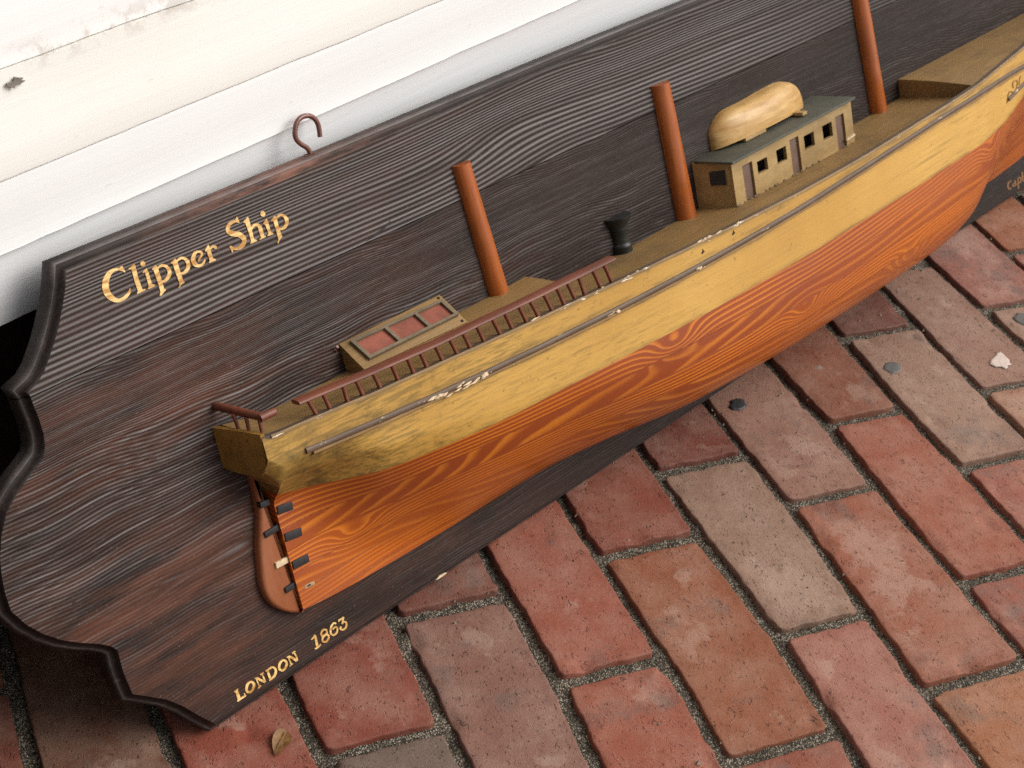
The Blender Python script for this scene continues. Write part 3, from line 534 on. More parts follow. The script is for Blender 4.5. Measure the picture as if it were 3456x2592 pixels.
             (0.1667, 0.3186), (0.1666, 0.3182), (0.1665, 0.3178), (0.1663, 0.3174), (0.1659, 0.317), (0.1656, 0.3165), (0.1651, 0.3161), (0.1648, 0.3158), (0.1644, 0.3155),
             (0.164, 0.3153), (0.1635, 0.3152), (0.1631, 0.315), (0.1626, 0.3149), (0.1621, 0.3149), (0.1615, 0.315), (0.1608, 0.3151), (0.1601, 0.3152), (0.1597, 0.3153)],
            [(0.1596, 0.3232), (0.1601, 0.3234), (0.1607, 0.3237), (0.1615, 0.324), (0.1623, 0.3243), (0.1632, 0.3245), (0.164, 0.3244), (0.1648, 0.3243), (0.1655, 0.3241),
             (0.1662, 0.3237), (0.1669, 0.3233), (0.1676, 0.3227), (0.1681, 0.3221), (0.1687, 0.3214), (0.1691, 0.3207), (0.1694, 0.32), (0.1696, 0.3193), (0.1697, 0.3186),
             (0.1696, 0.3179), (0.1695, 0.3172), (0.1692, 0.3166), (0.1689, 0.3159), (0.1684, 0.3153), (0.1678, 0.3148), (0.1672, 0.3143), (0.1665, 0.3138), (0.1658, 0.3135),
             (0.1651, 0.3133), (0.1644, 0.3132), (0.1636, 0.3132), (0.1629, 0.3132), (0.162, 0.3133), (0.1612, 0.3136), (0.1605, 0.3138), (0.1599, 0.3141), (0.1595, 0.3142)])],
 'word3': [('p',
            [(0.0237, 0.018), (0.0274, 0.0184), (0.0277, 0.0177), (0.0269, 0.0168), (0.0275, 0.0106), (0.0303, 0.0103), (0.0308, 0.0108), (0.0308, 0.012), (0.0317, 0.0119),
             (0.0317, 0.0104), (0.0322, 0.0094), (0.0318, 0.009), (0.0244, 0.0089), (0.0239, 0.0095), (0.0248, 0.0107), (0.0247, 0.0167), (0.0237, 0.0173)]),
           ('s',
            [(0.0351, 0.0141), (0.0353, 0.0145), (0.0356, 0.0149), (0.0359, 0.0153), (0.0362, 0.0157), (0.0366, 0.0159), (0.0369, 0.0161), (0.0374, 0.0163), (0.0378, 0.0164),
             (0.0383, 0.0164), (0.0386, 0.0163), (0.0388, 0.0162), (0.039, 0.0159), (0.0392, 0.0155), (0.0394, 0.0152), (0.0394, 0.0149), (0.0395, 0.0147), (0.0395, 0.0144),
             (0.0395, 0.0141), (0.0394, 0.0138), (0.0393, 0.0134), (0.0391, 0.013), (0.0387, 0.0125), (0.0383, 0.012), (0.0379, 0.0115), (0.0375, 0.0112), (0.0371, 0.011),
             (0.0367, 0.011), (0.0363, 0.0109), (0.0359, 0.011), (0.0356, 0.0111), (0.0354, 0.0112), (0.0352, 0.0114), (0.0349, 0.0117), (0.0348, 0.0119), (0.0348, 0.012),
             (0.0347, 0.0123), (0.0347, 0.0127), (0.0348, 0.0131), (0.0349, 0.0136), (0.0351, 0.0141)],
            [(0.0332, 0.0154), (0.0335, 0.016), (0.0339, 0.0166), (0.0343, 0.0171), (0.0348, 0.0175), (0.0354, 0.0178), (0.036, 0.018), (0.0367, 0.0181), (0.0374, 0.018),
             (0.0381, 0.0179), (0.0388, 0.0177), (0.0394, 0.0174), (0.04, 0.0169), (0.0405, 0.0164), (0.041, 0.0158), (0.0413, 0.0151), (0.0415, 0.0145), (0.0416, 0.0138),
             (0.0416, 0.0132), (0.0414, 0.0125), (0.0411, 0.012), (0.0408, 0.0114), (0.0402, 0.0109), (0.0397, 0.0105), (0.0391, 0.01), (0.0385, 0.0097), (0.038, 0.0095),
             (0.0374, 0.0093), (0.0368, 0.0092), (0.0362, 0.0092), (0.0355, 0.0093), (0.0349, 0.0096), (0.0343, 0.01), (0.0337, 0.0105), (0.0332, 0.0111), (0.0328, 0.0119),
             (0.0327, 0.0127), (0.0327, 0.0134), (0.0328, 0.0141), (0.0329, 0.0148), (0.0332, 0.0154)]),
           ('s', [(0.0431, 0.017), (0.0434, 0.0133), (0.0437, 0.0097)], [(0.0441, 0.0168), (0.0445, 0.0131), (0.0448, 0.0094)]),
           ('s',
            [(0.0436, 0.0168), (0.0439, 0.0163), (0.0444, 0.0156), (0.0449, 0.0148), (0.0455, 0.0139), (0.046, 0.0131), (0.0467, 0.0124), (0.0473, 0.0116), (0.048, 0.0108),
             (0.0485, 0.0102), (0.0489, 0.0097)],
            [(0.045, 0.0175), (0.0453, 0.017), (0.0458, 0.0164), (0.0463, 0.0156), (0.0469, 0.0148), (0.0474, 0.0141), (0.048, 0.0134), (0.0486, 0.0127), (0.0492, 0.0119),
             (0.0498, 0.0113), (0.0502, 0.0109)]),
           ('s',
            [(0.0485, 0.0172), (0.0486, 0.0167), (0.0487, 0.0159), (0.0488, 0.0151), (0.0489, 0.0142), (0.049, 0.0134), (0.0491, 0.0126), (0.0492, 0.0119), (0.0493, 0.0111),
             (0.0494, 0.0105), (0.0495, 0.0101)],
            [(0.0496, 0.0171), (0.0497, 0.0165), (0.0498, 0.0158), (0.05, 0.0149), (0.0501, 0.014), (0.0502, 0.0132), (0.0503, 0.0124), (0.0504, 0.0117), (0.0505, 0.0109),
             (0.0506, 0.0103), (0.0506, 0.0099)]),
           ('s', [(0.0425, 0.0169), (0.0437, 0.0168), (0.045, 0.0166)], [(0.0424, 0.0177), (0.0436, 0.0176), (0.0448, 0.0175)]),
           ('s', [(0.0477, 0.0171), (0.0493, 0.0172), (0.0508, 0.0173)], [(0.0474, 0.0181), (0.049, 0.0181), (0.0506, 0.018)]),
           ('s',
            [(0.0428, 0.0087), (0.043, 0.0087), (0.0434, 0.0088), (0.0437, 0.0089), (0.0441, 0.0089), (0.0445, 0.009), (0.0448, 0.0091), (0.0451, 0.0092), (0.0455, 0.0093),
             (0.0458, 0.0094), (0.046, 0.0094)],
            [(0.0424, 0.0094), (0.0426, 0.0095), (0.0429, 0.0097), (0.0432, 0.0098), (0.0436, 0.01), (0.044, 0.0101), (0.0443, 0.0102), (0.0447, 0.0102), (0.0451, 0.0102),
             (0.0454, 0.0102), (0.0456, 0.0102)]),
           ('s', [(0.0531, 0.0178), (0.0532, 0.0142), (0.0534, 0.0106)], [(0.0549, 0.0174), (0.0551, 0.0138), (0.0553, 0.0102)]),
           ('s', [(0.0526, 0.0171), (0.0543, 0.0171), (0.0559, 0.0171)], [(0.0523, 0.018), (0.054, 0.0181), (0.0556, 0.0182)]),
           ('s',
            [(0.055, 0.017), (0.0555, 0.017), (0.0563, 0.017), (0.0571, 0.017), (0.0579, 0.017), (0.0584, 0.0169), (0.0587, 0.0167), (0.0589, 0.0164), (0.0591, 0.0161),
             (0.0593, 0.0158), (0.0594, 0.0154), (0.0595, 0.0151), (0.0596, 0.0148), (0.0596, 0.0145), (0.0596, 0.0141), (0.0596, 0.0138), (0.0594, 0.0134), (0.0592, 0.0129),
             (0.059, 0.0125), (0.0586, 0.012), (0.0583, 0.0117), (0.058, 0.0114), (0.0576, 0.0112), (0.0572, 0.011), (0.0567, 0.0109), (0.0562, 0.0107), (0.0556, 0.0105),
             (0.0548, 0.0103), (0.0541, 0.0101), (0.0534, 0.01), (0.0529, 0.0098)],
            [(0.0547, 0.018), (0.0552, 0.0181), (0.0559, 0.0182), (0.0568, 0.0183), (0.0576, 0.0183), (0.0584, 0.0182), (0.0592, 0.0179), (0.0598, 0.0174), (0.0603, 0.0169),
             (0.0607, 0.0164), (0.0611, 0.0158), (0.0613, 0.0153), (0.0615, 0.0146), (0.0616, 0.014), (0.0616, 0.0134), (0.0615, 0.0127), (0.0613, 0.0121), (0.061, 0.0116),
             (0.0606, 0.011), (0.0602, 0.0105), (0.0597, 0.0101), (0.0592, 0.0097), (0.0587, 0.0095), (0.0581, 0.0093), (0.0576, 0.0092), (0.057, 0.0091), (0.0562, 0.009),
             (0.0554, 0.0089), (0.0545, 0.0089), (0.0538, 0.0089), (0.0533, 0.0089)]),
           ('s',
            [(0.065, 0.0144), (0.0652, 0.0148), (0.0655, 0.0151), (0.0657, 0.0155), (0.0661, 0.0158), (0.0664, 0.0161), (0.0668, 0.0163), (0.0673, 0.0166), (0.0679, 0.0167),
             (0.0683, 0.0168), (0.0686, 0.0168), (0.0689, 0.0166), (0.0692, 0.0162), (0.0695, 0.0158), (0.0697, 0.0154), (0.0698, 0.0151), (0.0698, 0.0149), (0.0698, 0.0146),
             (0.0698, 0.0143), (0.0696, 0.0139), (0.0695, 0.0135), (0.0693, 0.0131), (0.0691, 0.0127), (0.0688, 0.0123), (0.0685, 0.0119), (0.0681, 0.0117), (0.0677, 0.0115),
             (0.0673, 0.0113), (0.0668, 0.0112), (0.0664, 0.0111), (0.0661, 0.0112), (0.0659, 0.0113), (0.0655, 0.0116), (0.0652, 0.0119), (0.065, 0.0122), (0.0649, 0.0125),
             (0.0648, 0.0127), (0.0648, 0.013), (0.0648, 0.0135), (0.0649, 0.0139), (0.065, 0.0144)],
            [(0.0632, 0.0156), (0.0634, 0.0161), (0.0638, 0.0167), (0.0642, 0.0171), (0.0647, 0.0175), (0.0652, 0.0179), (0.0658, 0.0181), (0.0665, 0.0183), (0.0672, 0.0184),
             (0.068, 0.0183), (0.0687, 0.0182), (0.0695, 0.0178), (0.0702, 0.0173), (0.0708, 0.0166), (0.0713, 0.016), (0.0716, 0.0153), (0.0718, 0.0145), (0.0719, 0.0139),
             (0.0718, 0.0132), (0.0716, 0.0127), (0.0714, 0.0122), (0.0711, 0.0117), (0.0707, 0.0112), (0.0703, 0.0108), (0.0698, 0.0104), (0.0693, 0.01), (0.0688, 0.0098),
             (0.0682, 0.0096), (0.0675, 0.0094), (0.0668, 0.0094), (0.0661, 0.0095), (0.0654, 0.0098), (0.0647, 0.0102), (0.0641, 0.0108), (0.0636, 0.0114), (0.0631, 0.0121),
             (0.0629, 0.0129), (0.0628, 0.0136), (0.0629, 0.0143), (0.063, 0.015), (0.0632, 0.0156)]),
           ('s', [(0.073, 0.0169), (0.0733, 0.0138), (0.0736, 0.0108)], [(0.0742, 0.0166), (0.0745, 0.0136), (0.0748, 0.0105)]),
           ('s',
            [(0.0739, 0.0169), (0.0742, 0.0164), (0.0747, 0.0158), (0.0753, 0.0151), (0.0758, 0.0143), (0.0763, 0.0137), (0.0768, 0.013), (0.0773, 0.0122), (0.0778, 0.0114),
             (0.0782, 0.0107), (0.0786, 0.0102)],
            [(0.075, 0.0178), (0.0754, 0.0174), (0.076, 0.0168), (0.0766, 0.0161), (0.0773, 0.0154), (0.0779, 0.0146), (0.0785, 0.0138), (0.079, 0.013), (0.0795, 0.0121),
             (0.0799, 0.0114), (0.0802, 0.0109)]),
           ('s',
            [(0.0788, 0.0173), (0.0789, 0.0168), (0.079, 0.0161), (0.0791, 0.0154), (0.0793, 0.0146), (0.0793, 0.0139), (0.0794, 0.0133), (0.0794, 0.0125), (0.0793, 0.0117),
             (0.0793, 0.011), (0.0793, 0.0105)],
            [(0.0798, 0.0172), (0.08, 0.0168), (0.0802, 0.0161), (0.0805, 0.0153), (0.0807, 0.0144), (0.0808, 0.0136), (0.0808, 0.0128), (0.0808, 0.012), (0.0807, 0.0112),
             (0.0806, 0.0105), (0.0805, 0.0101)]),
           ('s', [(0.0722, 0.0173), (0.0737, 0.0171), (0.0752, 0.017)], [(0.072, 0.018), (0.0735, 0.0179), (0.075, 0.0178)]),
           ('s', [(0.0777, 0.0174), (0.0792, 0.0177), (0.0806, 0.018)], [(0.0773, 0.0184), (0.0788, 0.0186), (0.0803, 0.0188)]),
           ('s',
            [(0.0726, 0.0096), (0.0729, 0.0097), (0.0733, 0.0098), (0.0737, 0.0099), (0.0742, 0.01), (0.0745, 0.01), (0.0748, 0.01), (0.075, 0.0101), (0.0753, 0.0101),
             (0.0755, 0.0101), (0.0757, 0.0101)],
            [(0.0722, 0.0104), (0.0725, 0.0105), (0.0728, 0.0107), (0.0732, 0.0109), (0.0737, 0.011), (0.0741, 0.0111), (0.0745, 0.0111), (0.0748, 0.0111), (0.0751, 0.011),
             (0.0754, 0.0109), (0.0756, 0.0108)])],
 'word4': [('s',
            [(0.0997, 0.0204), (0.0997, 0.02), (0.0995, 0.0193), (0.0994, 0.0186), (0.0993, 0.0177), (0.0992, 0.0168), (0.0991, 0.0157), (0.099, 0.0144), (0.0989, 0.0132),
             (0.0988, 0.012), (0.0987, 0.0112)],
            [(0.1014, 0.0198), (0.1014, 0.0193), (0.1014, 0.0186), (0.1013, 0.0178), (0.1013, 0.0169), (0.1012, 0.016), (0.1012, 0.0149), (0.1011, 0.0136), (0.101, 0.0124),
             (0.1009, 0.0112), (0.1008, 0.0105)]),
           ('s',
            [(0.0965, 0.0185), (0.0968, 0.0185), (0.0973, 0.0184), (0.0978, 0.0184), (0.0984, 0.0185), (0.0989, 0.0186), (0.0994, 0.0188), (0.0999, 0.0191), (0.1004, 0.0195),
             (0.1008, 0.0198), (0.1011, 0.02)],
            [(0.0963, 0.0192), (0.0965, 0.0193), (0.0969, 0.0194), (0.0973, 0.0196), (0.0977, 0.0197), (0.0981, 0.0199), (0.0985, 0.0201), (0.099, 0.0203), (0.0996, 0.0206),
             (0.1, 0.0208), (0.1004, 0.021)]),
           ('s',
            [(0.0973, 0.0097), (0.0977, 0.0097), (0.0982, 0.0096), (0.0988, 0.0095), (0.0995, 0.0095), (0.1002, 0.0095), (0.1009, 0.0096), (0.1017, 0.0098), (0.1025, 0.01),
             (0.1032, 0.0102), (0.1036, 0.0103)],
            [(0.0969, 0.0109), (0.0973, 0.0109), (0.0978, 0.011), (0.0984, 0.011), (0.099, 0.0111), (0.0996, 0.0111), (0.1003, 0.0112), (0.1011, 0.0112), (0.102, 0.0112),
             (0.1027, 0.0113), (0.1032, 0.0113)]),
           ('s',
            [(0.1066, 0.0178), (0.1067, 0.0181), (0.1069, 0.0185), (0.1072, 0.0189), (0.1076, 0.0192), (0.1079, 0.0194), (0.1082, 0.0195), (0.1086, 0.0196), (0.109, 0.0196),
             (0.1094, 0.0196), (0.1096, 0.0195), (0.1098, 0.0193), (0.1101, 0.0191), (0.1102, 0.0188), (0.1104, 0.0185), (0.1104, 0.0182), (0.1105, 0.018), (0.1104, 0.0177),
             (0.1103, 0.0173), (0.1102, 0.017), (0.11, 0.0167), (0.1099, 0.0166), (0.1096, 0.0165), (0.1093, 0.0165), (0.109, 0.0165), (0.1086, 0.0165), (0.1082, 0.0165),
             (0.1078, 0.0166), (0.1074, 0.0167), (0.107, 0.0168), (0.1069, 0.0169), (0.1069, 0.0169), (0.1068, 0.0171), (0.1066, 0.0174), (0.1066, 0.0176), (0.1066, 0.0178)],
            [(0.105, 0.0187), (0.1052, 0.0192), (0.1056, 0.0197), (0.106, 0.0202), (0.1065, 0.0205), (0.107, 0.0208), (0.1075, 0.021), (0.1081, 0.021), (0.1087, 0.021),
             (0.1093, 0.0208), (0.1099, 0.0206), (0.1105, 0.0202), (0.1109, 0.0198), (0.1114, 0.0193), (0.1117, 0.0187), (0.1119, 0.0181), (0.112, 0.0175), (0.1119, 0.017),
             (0.1118, 0.0164), (0.1116, 0.016), (0.1113, 0.0156), (0.111, 0.0152), (0.1106, 0.015), (0.1101, 0.0148), (0.1097, 0.0146), (0.1092, 0.0146), (0.1086, 0.0146),
             (0.108, 0.0147), (0.1073, 0.0149), (0.1067, 0.0152), (0.106, 0.0156), (0.1055, 0.0162), (0.1052, 0.0168), (0.105, 0.0175), (0.1049, 0.0181), (0.105, 0.0187)]),
           ('s',
            [(0.1066, 0.0137), (0.1068, 0.014), (0.107, 0.0141), (0.1073, 0.0143), (0.1076, 0.0144), (0.108, 0.0145), (0.1084, 0.0146), (0.109, 0.0147), (0.1096, 0.0147),
             (0.11, 0.0146), (0.1103, 0.0146), (0.1103, 0.0145), (0.1105, 0.0144), (0.1106, 0.0141), (0.1108, 0.0138), (0.1108, 0.0135), (0.1108, 0.0132), (0.1107, 0.0129),
             (0.1105, 0.0125), (0.1103, 0.0122), (0.1101, 0.012), (0.1097, 0.0117), (0.1093, 0.0115), (0.1088, 0.0113), (0.1084, 0.0112), (0.108, 0.0111), (0.1076, 0.0112),
             (0.1071, 0.0114), (0.1067, 0.0117), (0.1064, 0.0119), (0.1063, 0.0121), (0.1062, 0.0122), (0.1062, 0.0125), (0.1063, 0.013), (0.1064, 0.0134), (0.1066, 0.0137)],
            [(0.1051, 0.0148), (0.1054, 0.0153), (0.1057, 0.0156), (0.1061, 0.0159), (0.1066, 0.0161), (0.1071, 0.0163), (0.1077, 0.0164), (0.1084, 0.0165), (0.1091, 0.0165),
             (0.1098, 0.0164), (0.1106, 0.0161), (0.1113, 0.0156), (0.1118, 0.015), (0.1121, 0.0143), (0.1124, 0.0137), (0.1125, 0.0131), (0.1124, 0.0125), (0.1123, 0.0119),
             (0.1121, 0.0114), (0.1118, 0.0109), (0.1114, 0.0105), (0.1109, 0.0102), (0.1103, 0.0099), (0.1096, 0.0098), (0.1089, 0.0097), (0.1082, 0.0097), (0.1075, 0.0099),
             (0.1068, 0.0102), (0.1062, 0.0105), (0.1055, 0.011), (0.105, 0.0117), (0.1047, 0.0124), (0.1047, 0.0131), (0.1048, 0.0137), (0.1049, 0.0143), (0.1051, 0.0148)]),
           ('s',
            [(0.1207, 0.0182), (0.1207, 0.0184), (0.1208, 0.0186), (0.121, 0.0189), (0.121, 0.0194), (0.1206, 0.0201), (0.1201, 0.0204), (0.1195, 0.0206), (0.1189, 0.0207),
             (0.1183, 0.0207), (0.1177, 0.0207), (0.1172, 0.0206), (0.1167, 0.0204), (0.1162, 0.0202), (0.1158, 0.0199), (0.1153, 0.0196), (0.1149, 0.0191), (0.1146, 0.0186),
             (0.1142, 0.0181), (0.114, 0.0175), (0.1137, 0.017), (0.1135, 0.0164), (0.1134, 0.0158), (0.1132, 0.0151), (0.1132, 0.0144), (0.1133, 0.0137), (0.1136, 0.013),
             (0.114, 0.0124), (0.1145, 0.0117), (0.1151, 0.0112), (0.1157, 0.0108), (0.1164, 0.0106), (0.1171, 0.0104), (0.1178, 0.0104), (0.1184, 0.0105), (0.119, 0.0107),
             (0.1195, 0.0109), (0.1199, 0.0112), (0.1203, 0.0116), (0.1206, 0.0121), (0.1209, 0.0125), (0.1211, 0.013), (0.1213, 0.0136), (0.1214, 0.0142), (0.1214, 0.0148),
             (0.1213, 0.0154), (0.1211, 0.0159), (0.1207, 0.0165), (0.1202, 0.0169), (0.1196, 0.0172), (0.119, 0.0174), (0.1183, 0.0175), (0.1177, 0.0174), (0.117, 0.0173),
             (0.1164, 0.0172), (0.116, 0.0171)],
            [(0.1194, 0.0192), (0.1195, 0.0193), (0.1196, 0.0195), (0.1198, 0.0197), (0.1198, 0.0196), (0.1201, 0.0193), (0.12, 0.0193), (0.1196, 0.0194), (0.1192, 0.0195),
             (0.1187, 0.0195), (0.1183, 0.0194), (0.118, 0.0193), (0.1176, 0.0191), (0.1172, 0.0189), (0.1169, 0.0186), (0.1166, 0.0183), (0.1163, 0.018), (0.116, 0.0175),
             (0.1157, 0.017), (0.1155, 0.0165), (0.1153, 0.016), (0.1152, 0.0155), (0.115, 0.015), (0.115, 0.0144), (0.115, 0.014), (0.115, 0.0136), (0.1151, 0.0133),
             (0.1153, 0.0129), (0.1155, 0.0125), (0.1158, 0.0122), (0.116, 0.012), (0.1163, 0.0119), (0.1167, 0.0119), (0.1172, 0.0119), (0.1177, 0.012), (0.1181, 0.0121),
             (0.1184, 0.0123), (0.1188, 0.0125), (0.1191, 0.0128), (0.1194, 0.0131), (0.1196, 0.0135), (0.1197, 0.0138), (0.1198, 0.0143), (0.1199, 0.0147), (0.1199, 0.0151),
             (0.1198, 0.0154), (0.1198, 0.0155), (0.1197, 0.0156), (0.1196, 0.0157), (0.1194, 0.0158), (0.1192, 0.0159), (0.1188, 0.016), (0.1183, 0.0159), (0.1176, 0.0158),
             (0.1171, 0.0157), (0.1167, 0.0157)]),
           ('s',
            [(0.1238, 0.0185), (0.1239, 0.0186), (0.124, 0.0189), (0.124, 0.019), (0.1242, 0.0191), (0.1243, 0.0192), (0.1246, 0.0192), (0.1251, 0.0191), (0.1257, 0.019),
             (0.1263, 0.019), (0.1269, 0.019), (0.1275, 0.0191), (0.128, 0.0192), (0.1285, 0.0193), (0.1288, 0.0194), (0.1291, 0.0195)],
            [(0.1231, 0.0188), (0.1231, 0.0189), (0.1231, 0.0192), (0.1231, 0.0196), (0.1232, 0.02), (0.1236, 0.0203), (0.1242, 0.0204), (0.1248, 0.0203), (0.1254, 0.0203),
             (0.126, 0.0202), (0.1265, 0.0202), (0.127, 0.0202), (0.1275, 0.0203), (0.1279, 0.0203), (0.1283, 0.0204), (0.1286, 0.0204)]),
           ('s',
            [(0.1285, 0.0203), (0.1282, 0.0201), (0.1279, 0.0197), (0.1275, 0.0193), (0.1271, 0.0188), (0.1267, 0.0183), (0.1263, 0.0179), (0.1259, 0.0173), (0.1255, 0.0168),
             (0.1252, 0.0164), (0.125, 0.0161)],
            [(0.1293, 0.0196), (0.1291, 0.0193), (0.1288, 0.0189), (0.1285, 0.0184), (0.1282, 0.0179), (0.1278, 0.0174), (0.1275, 0.0169), (0.127, 0.0164), (0.1266, 0.0159),
             (0.1262, 0.0154), (0.126, 0.0151)]),
           ('s',
            [(0.1258, 0.0153), (0.1261, 0.0153), (0.1266, 0.0154), (0.1271, 0.0155), (0.1276, 0.0156), (0.1279, 0.0156), (0.1281, 0.0154), (0.1284, 0.0153), (0.1285, 0.0151),
             (0.1286, 0.015), (0.1286, 0.0149), (0.1286, 0.0148), (0.1287, 0.0145), (0.1286, 0.0142), (0.1286, 0.0138), (0.1285, 0.0135), (0.1283, 0.0131), (0.1281, 0.0127),
             (0.1278, 0.0123), (0.1275, 0.012), (0.1273, 0.0117), (0.1269, 0.0116), (0.1265, 0.0115), (0.1261, 0.0114), (0.1257, 0.0114), (0.1253, 0.0114), (0.1251, 0.0116),
             (0.1247, 0.0118), (0.1244, 0.0121), (0.1242, 0.0124), (0.124, 0.0126), (0.124, 0.0126), (0.124, 0.0128), (0.124, 0.0129), (0.124, 0.0131), (0.124, 0.0132),
             (0.124, 0.0132), (0.1241, 0.0132), (0.1244, 0.0132), (0.1246, 0.0132), (0.1248, 0.0133)],
            [(0.1253, 0.0163), (0.1256, 0.0164), (0.1261, 0.0165), (0.1266, 0.0166), (0.1272, 0.0167), (0.1277, 0.0167), (0.1283, 0.0166), (0.1288, 0.0164), (0.1293, 0.0161),
             (0.1297, 0.0157), (0.1301, 0.0152), (0.1303, 0.0146), (0.1304, 0.014), (0.1303, 0.0135), (0.1302, 0.013), (0.1301, 0.0125), (0.1299, 0.012), (0.1296, 0.0115),
             (0.1293, 0.011), (0.1289, 0.0106), (0.1284, 0.0102), (0.1278, 0.01), (0.1272, 0.0099), (0.1266, 0.0099), (0.126, 0.0099), (0.1253, 0.0101), (0.1247, 0.0104),
             (0.1241, 0.0108), (0.1236, 0.0112), (0.1231, 0.0116), (0.1228, 0.0121), (0.1225, 0.0127), (0.1225, 0.0132), (0.1225, 0.0136), (0.1226, 0.014), (0.1229, 0.0143),
             (0.1232, 0.0145), (0.1237, 0.0145), (0.124, 0.0145), (0.1243, 0.0145), (0.1245, 0.0144)])],
 'word5': [('s',
            [(1.1805, 0.0194), (1.1801, 0.0196), (1.1795, 0.0199), (1.1786, 0.0202), (1.1776, 0.0206), (1.1764, 0.0208), (1.1753, 0.0208), (1.1742, 0.0207), (1.173, 0.0205),
             (1.1719, 0.0203), (1.171, 0.02), (1.1703, 0.0196), (1.1696, 0.0191), (1.1691, 0.0186), (1.1687, 0.018), (1.1684, 0.0174), (1.1683, 0.0167), (1.1683, 0.0158),
             (1.1685, 0.015), (1.1688, 0.0141), (1.1694, 0.0133), (1.1702, 0.0124), (1.1713, 0.0117), (1.1724, 0.0111), (1.1736, 0.0106), (1.1749, 0.0103), (1.1762, 0.0102),
             (1.1772, 0.0103), (1.1781, 0.0104), (1.1787, 0.0106), (1.1792, 0.0107)],
            [(1.18, 0.0185), (1.1795, 0.0187), (1.1789, 0.0189), (1.1784, 0.0191), (1.1779, 0.0193), (1.1774, 0.0193), (1.1768, 0.0192), (1.176, 0.019), (1.1752, 0.0188),
             (1.1744, 0.0185), (1.1738, 0.0182), (1.1733, 0.0179), (1.1729, 0.0175), (1.1725, 0.0171), (1.1723, 0.0166), (1.1721, 0.0161), (1.1721, 0.0155), (1.1721, 0.0149),
             (1.1723, 0.0142), (1.1725, 0.0136), (1.1727, 0.0132), (1.1729, 0.013), (1.1732, 0.0127), (1.1737, 0.0125), (1.1741, 0.0122), (1.1744, 0.0121), (1.1746, 0.0121),
             (1.1753, 0.0121), (1.176, 0.0122), (1.1767, 0.0123), (1.1772, 0.0124)]),
           ('s',
            [(1.1849, 0.0179), (1.1851, 0.0174), (1.1856, 0.0166), (1.186, 0.0157), (1.1865, 0.0148), (1.1869, 0.0141), (1.1872, 0.0134), (1.1875, 0.0126), (1.1878, 0.0119),
             (1.1881, 0.0113), (1.1883, 0.0108)],
            [(1.1885, 0.0175), (1.1888, 0.017), (1.1892, 0.0162), (1.1897, 0.0153), (1.1901, 0.0144), (1.1905, 0.0135), (1.1908, 0.0128), (1.1911, 0.012), (1.1913, 0.0113),
             (1.1915, 0.0107), (1.1916, 0.0103)]),
           ('s',
            [(1.187, 0.0148), (1.1864, 0.0149), (1.1854, 0.015), (1.1842, 0.0152), (1.1831, 0.0152), (1.182, 0.0152), (1.1813, 0.0149), (1.1807, 0.0146), (1.1802, 0.0142),
             (1.18, 0.0137), (1.1801, 0.013), (1.1808, 0.0123), (1.1817, 0.0117), (1.1827, 0.0111), (1.1838, 0.0107), (1.185, 0.0103), (1.1862, 0.0103), (1.1871, 0.0104),
             (1.1879, 0.0106), (1.1886, 0.0108), (1.189, 0.0109)],
            [(1.1878, 0.0136), (1.1872, 0.0136), (1.1863, 0.0136), (1.1854, 0.0136), (1.1845, 0.0136), (1.184, 0.0135), (1.1837, 0.0133), (1.1833, 0.0131), (1.183, 0.0129),
             (1.1829, 0.0127), (1.1829, 0.0127), (1.1829, 0.0127), (1.1832, 0.0126), (1.1837, 0.0123), (1.1842, 0.0121), (1.1844, 0.012), (1.1848, 0.0119), (1.1855, 0.0119),
             (1.1863, 0.012), (1.1871, 0.0121), (1.1876, 0.0121)]),
           ('s',
            [(1.1933, 0.0175), (1.1932, 0.0169), (1.1931, 0.0159), (1.1931, 0.0148), (1.193, 0.0136), (1.1929, 0.0124), (1.1929, 0.011), (1.1928, 0.0095), (1.1928, 0.0079),
             (1.1928, 0.0066), (1.1927, 0.0056)],
            [(1.1967, 0.0165), (1.1966, 0.0158), (1.1965, 0.0149), (1.1964, 0.0138), (1.1964, 0.0126), (1.1963, 0.0114), (1.1962, 0.01), (1.1962, 0.0085), (1.1962, 0.0069),
             (1.1961, 0.0056), (1.1961, 0.0046)]),
           ('s',
            [(1.1961, 0.0161), (1.1968, 0.0162), (1.1978, 0.0163), (1.1988, 0.0163), (1.1995, 0.0163), (1.1994, 0.0164), (1.1992, 0.0164), (1.1995, 0.0161), (1.1998, 0.0155),
             (1.2, 0.0149), (1.2001, 0.0143), (1.2002, 0.0138), (1.2001, 0.0133), (1.2, 0.0128), (1.1998, 0.0124), (1.1995, 0.0122), (1.1991, 0.0121), (1.1983, 0.012),
             (1.1974, 0.012), (1.1964, 0.0121), (1.1957, 0.0121)],
            [(1.1946, 0.0176), (1.1952, 0.0177), (1.1962, 0.0178), (1.1973, 0.018), (1.1986, 0.018), (1.2002, 0.0176), (1.2016, 0.0167), (1.2023, 0.0159), (1.2027, 0.0151),
             (1.2029, 0.0143), (1.2031, 0.0136), (1.2032, 0.013), (1.2031, 0.0123), (1.203, 0.0117), (1.2026, 0.0111), (1.202, 0.0106), (1.2009, 0.0104), (1.1997, 0.0104),
             (1.1985, 0.0105), (1.1975, 0.0105), (1.1968, 0.0106)]),
           ('s',
            [(1.2045, 0.0222), (1.2044, 0.0215), (1.2044, 0.0206), (1.2044, 0.0195), (1.2044, 0.0184), (1.2044, 0.0174), (1.2043, 0.0165), (1.2042, 0.0156), (1.2041, 0.0147),
             (1.2041, 0.0138), (1.2042, 0.013), (1.2045, 0.0122), (1.2049, 0.0115), (1.2054, 0.0108), (1.206, 0.0102), (1.2068, 0.0097), (1.208, 0.0091), (1.209, 0.0089),
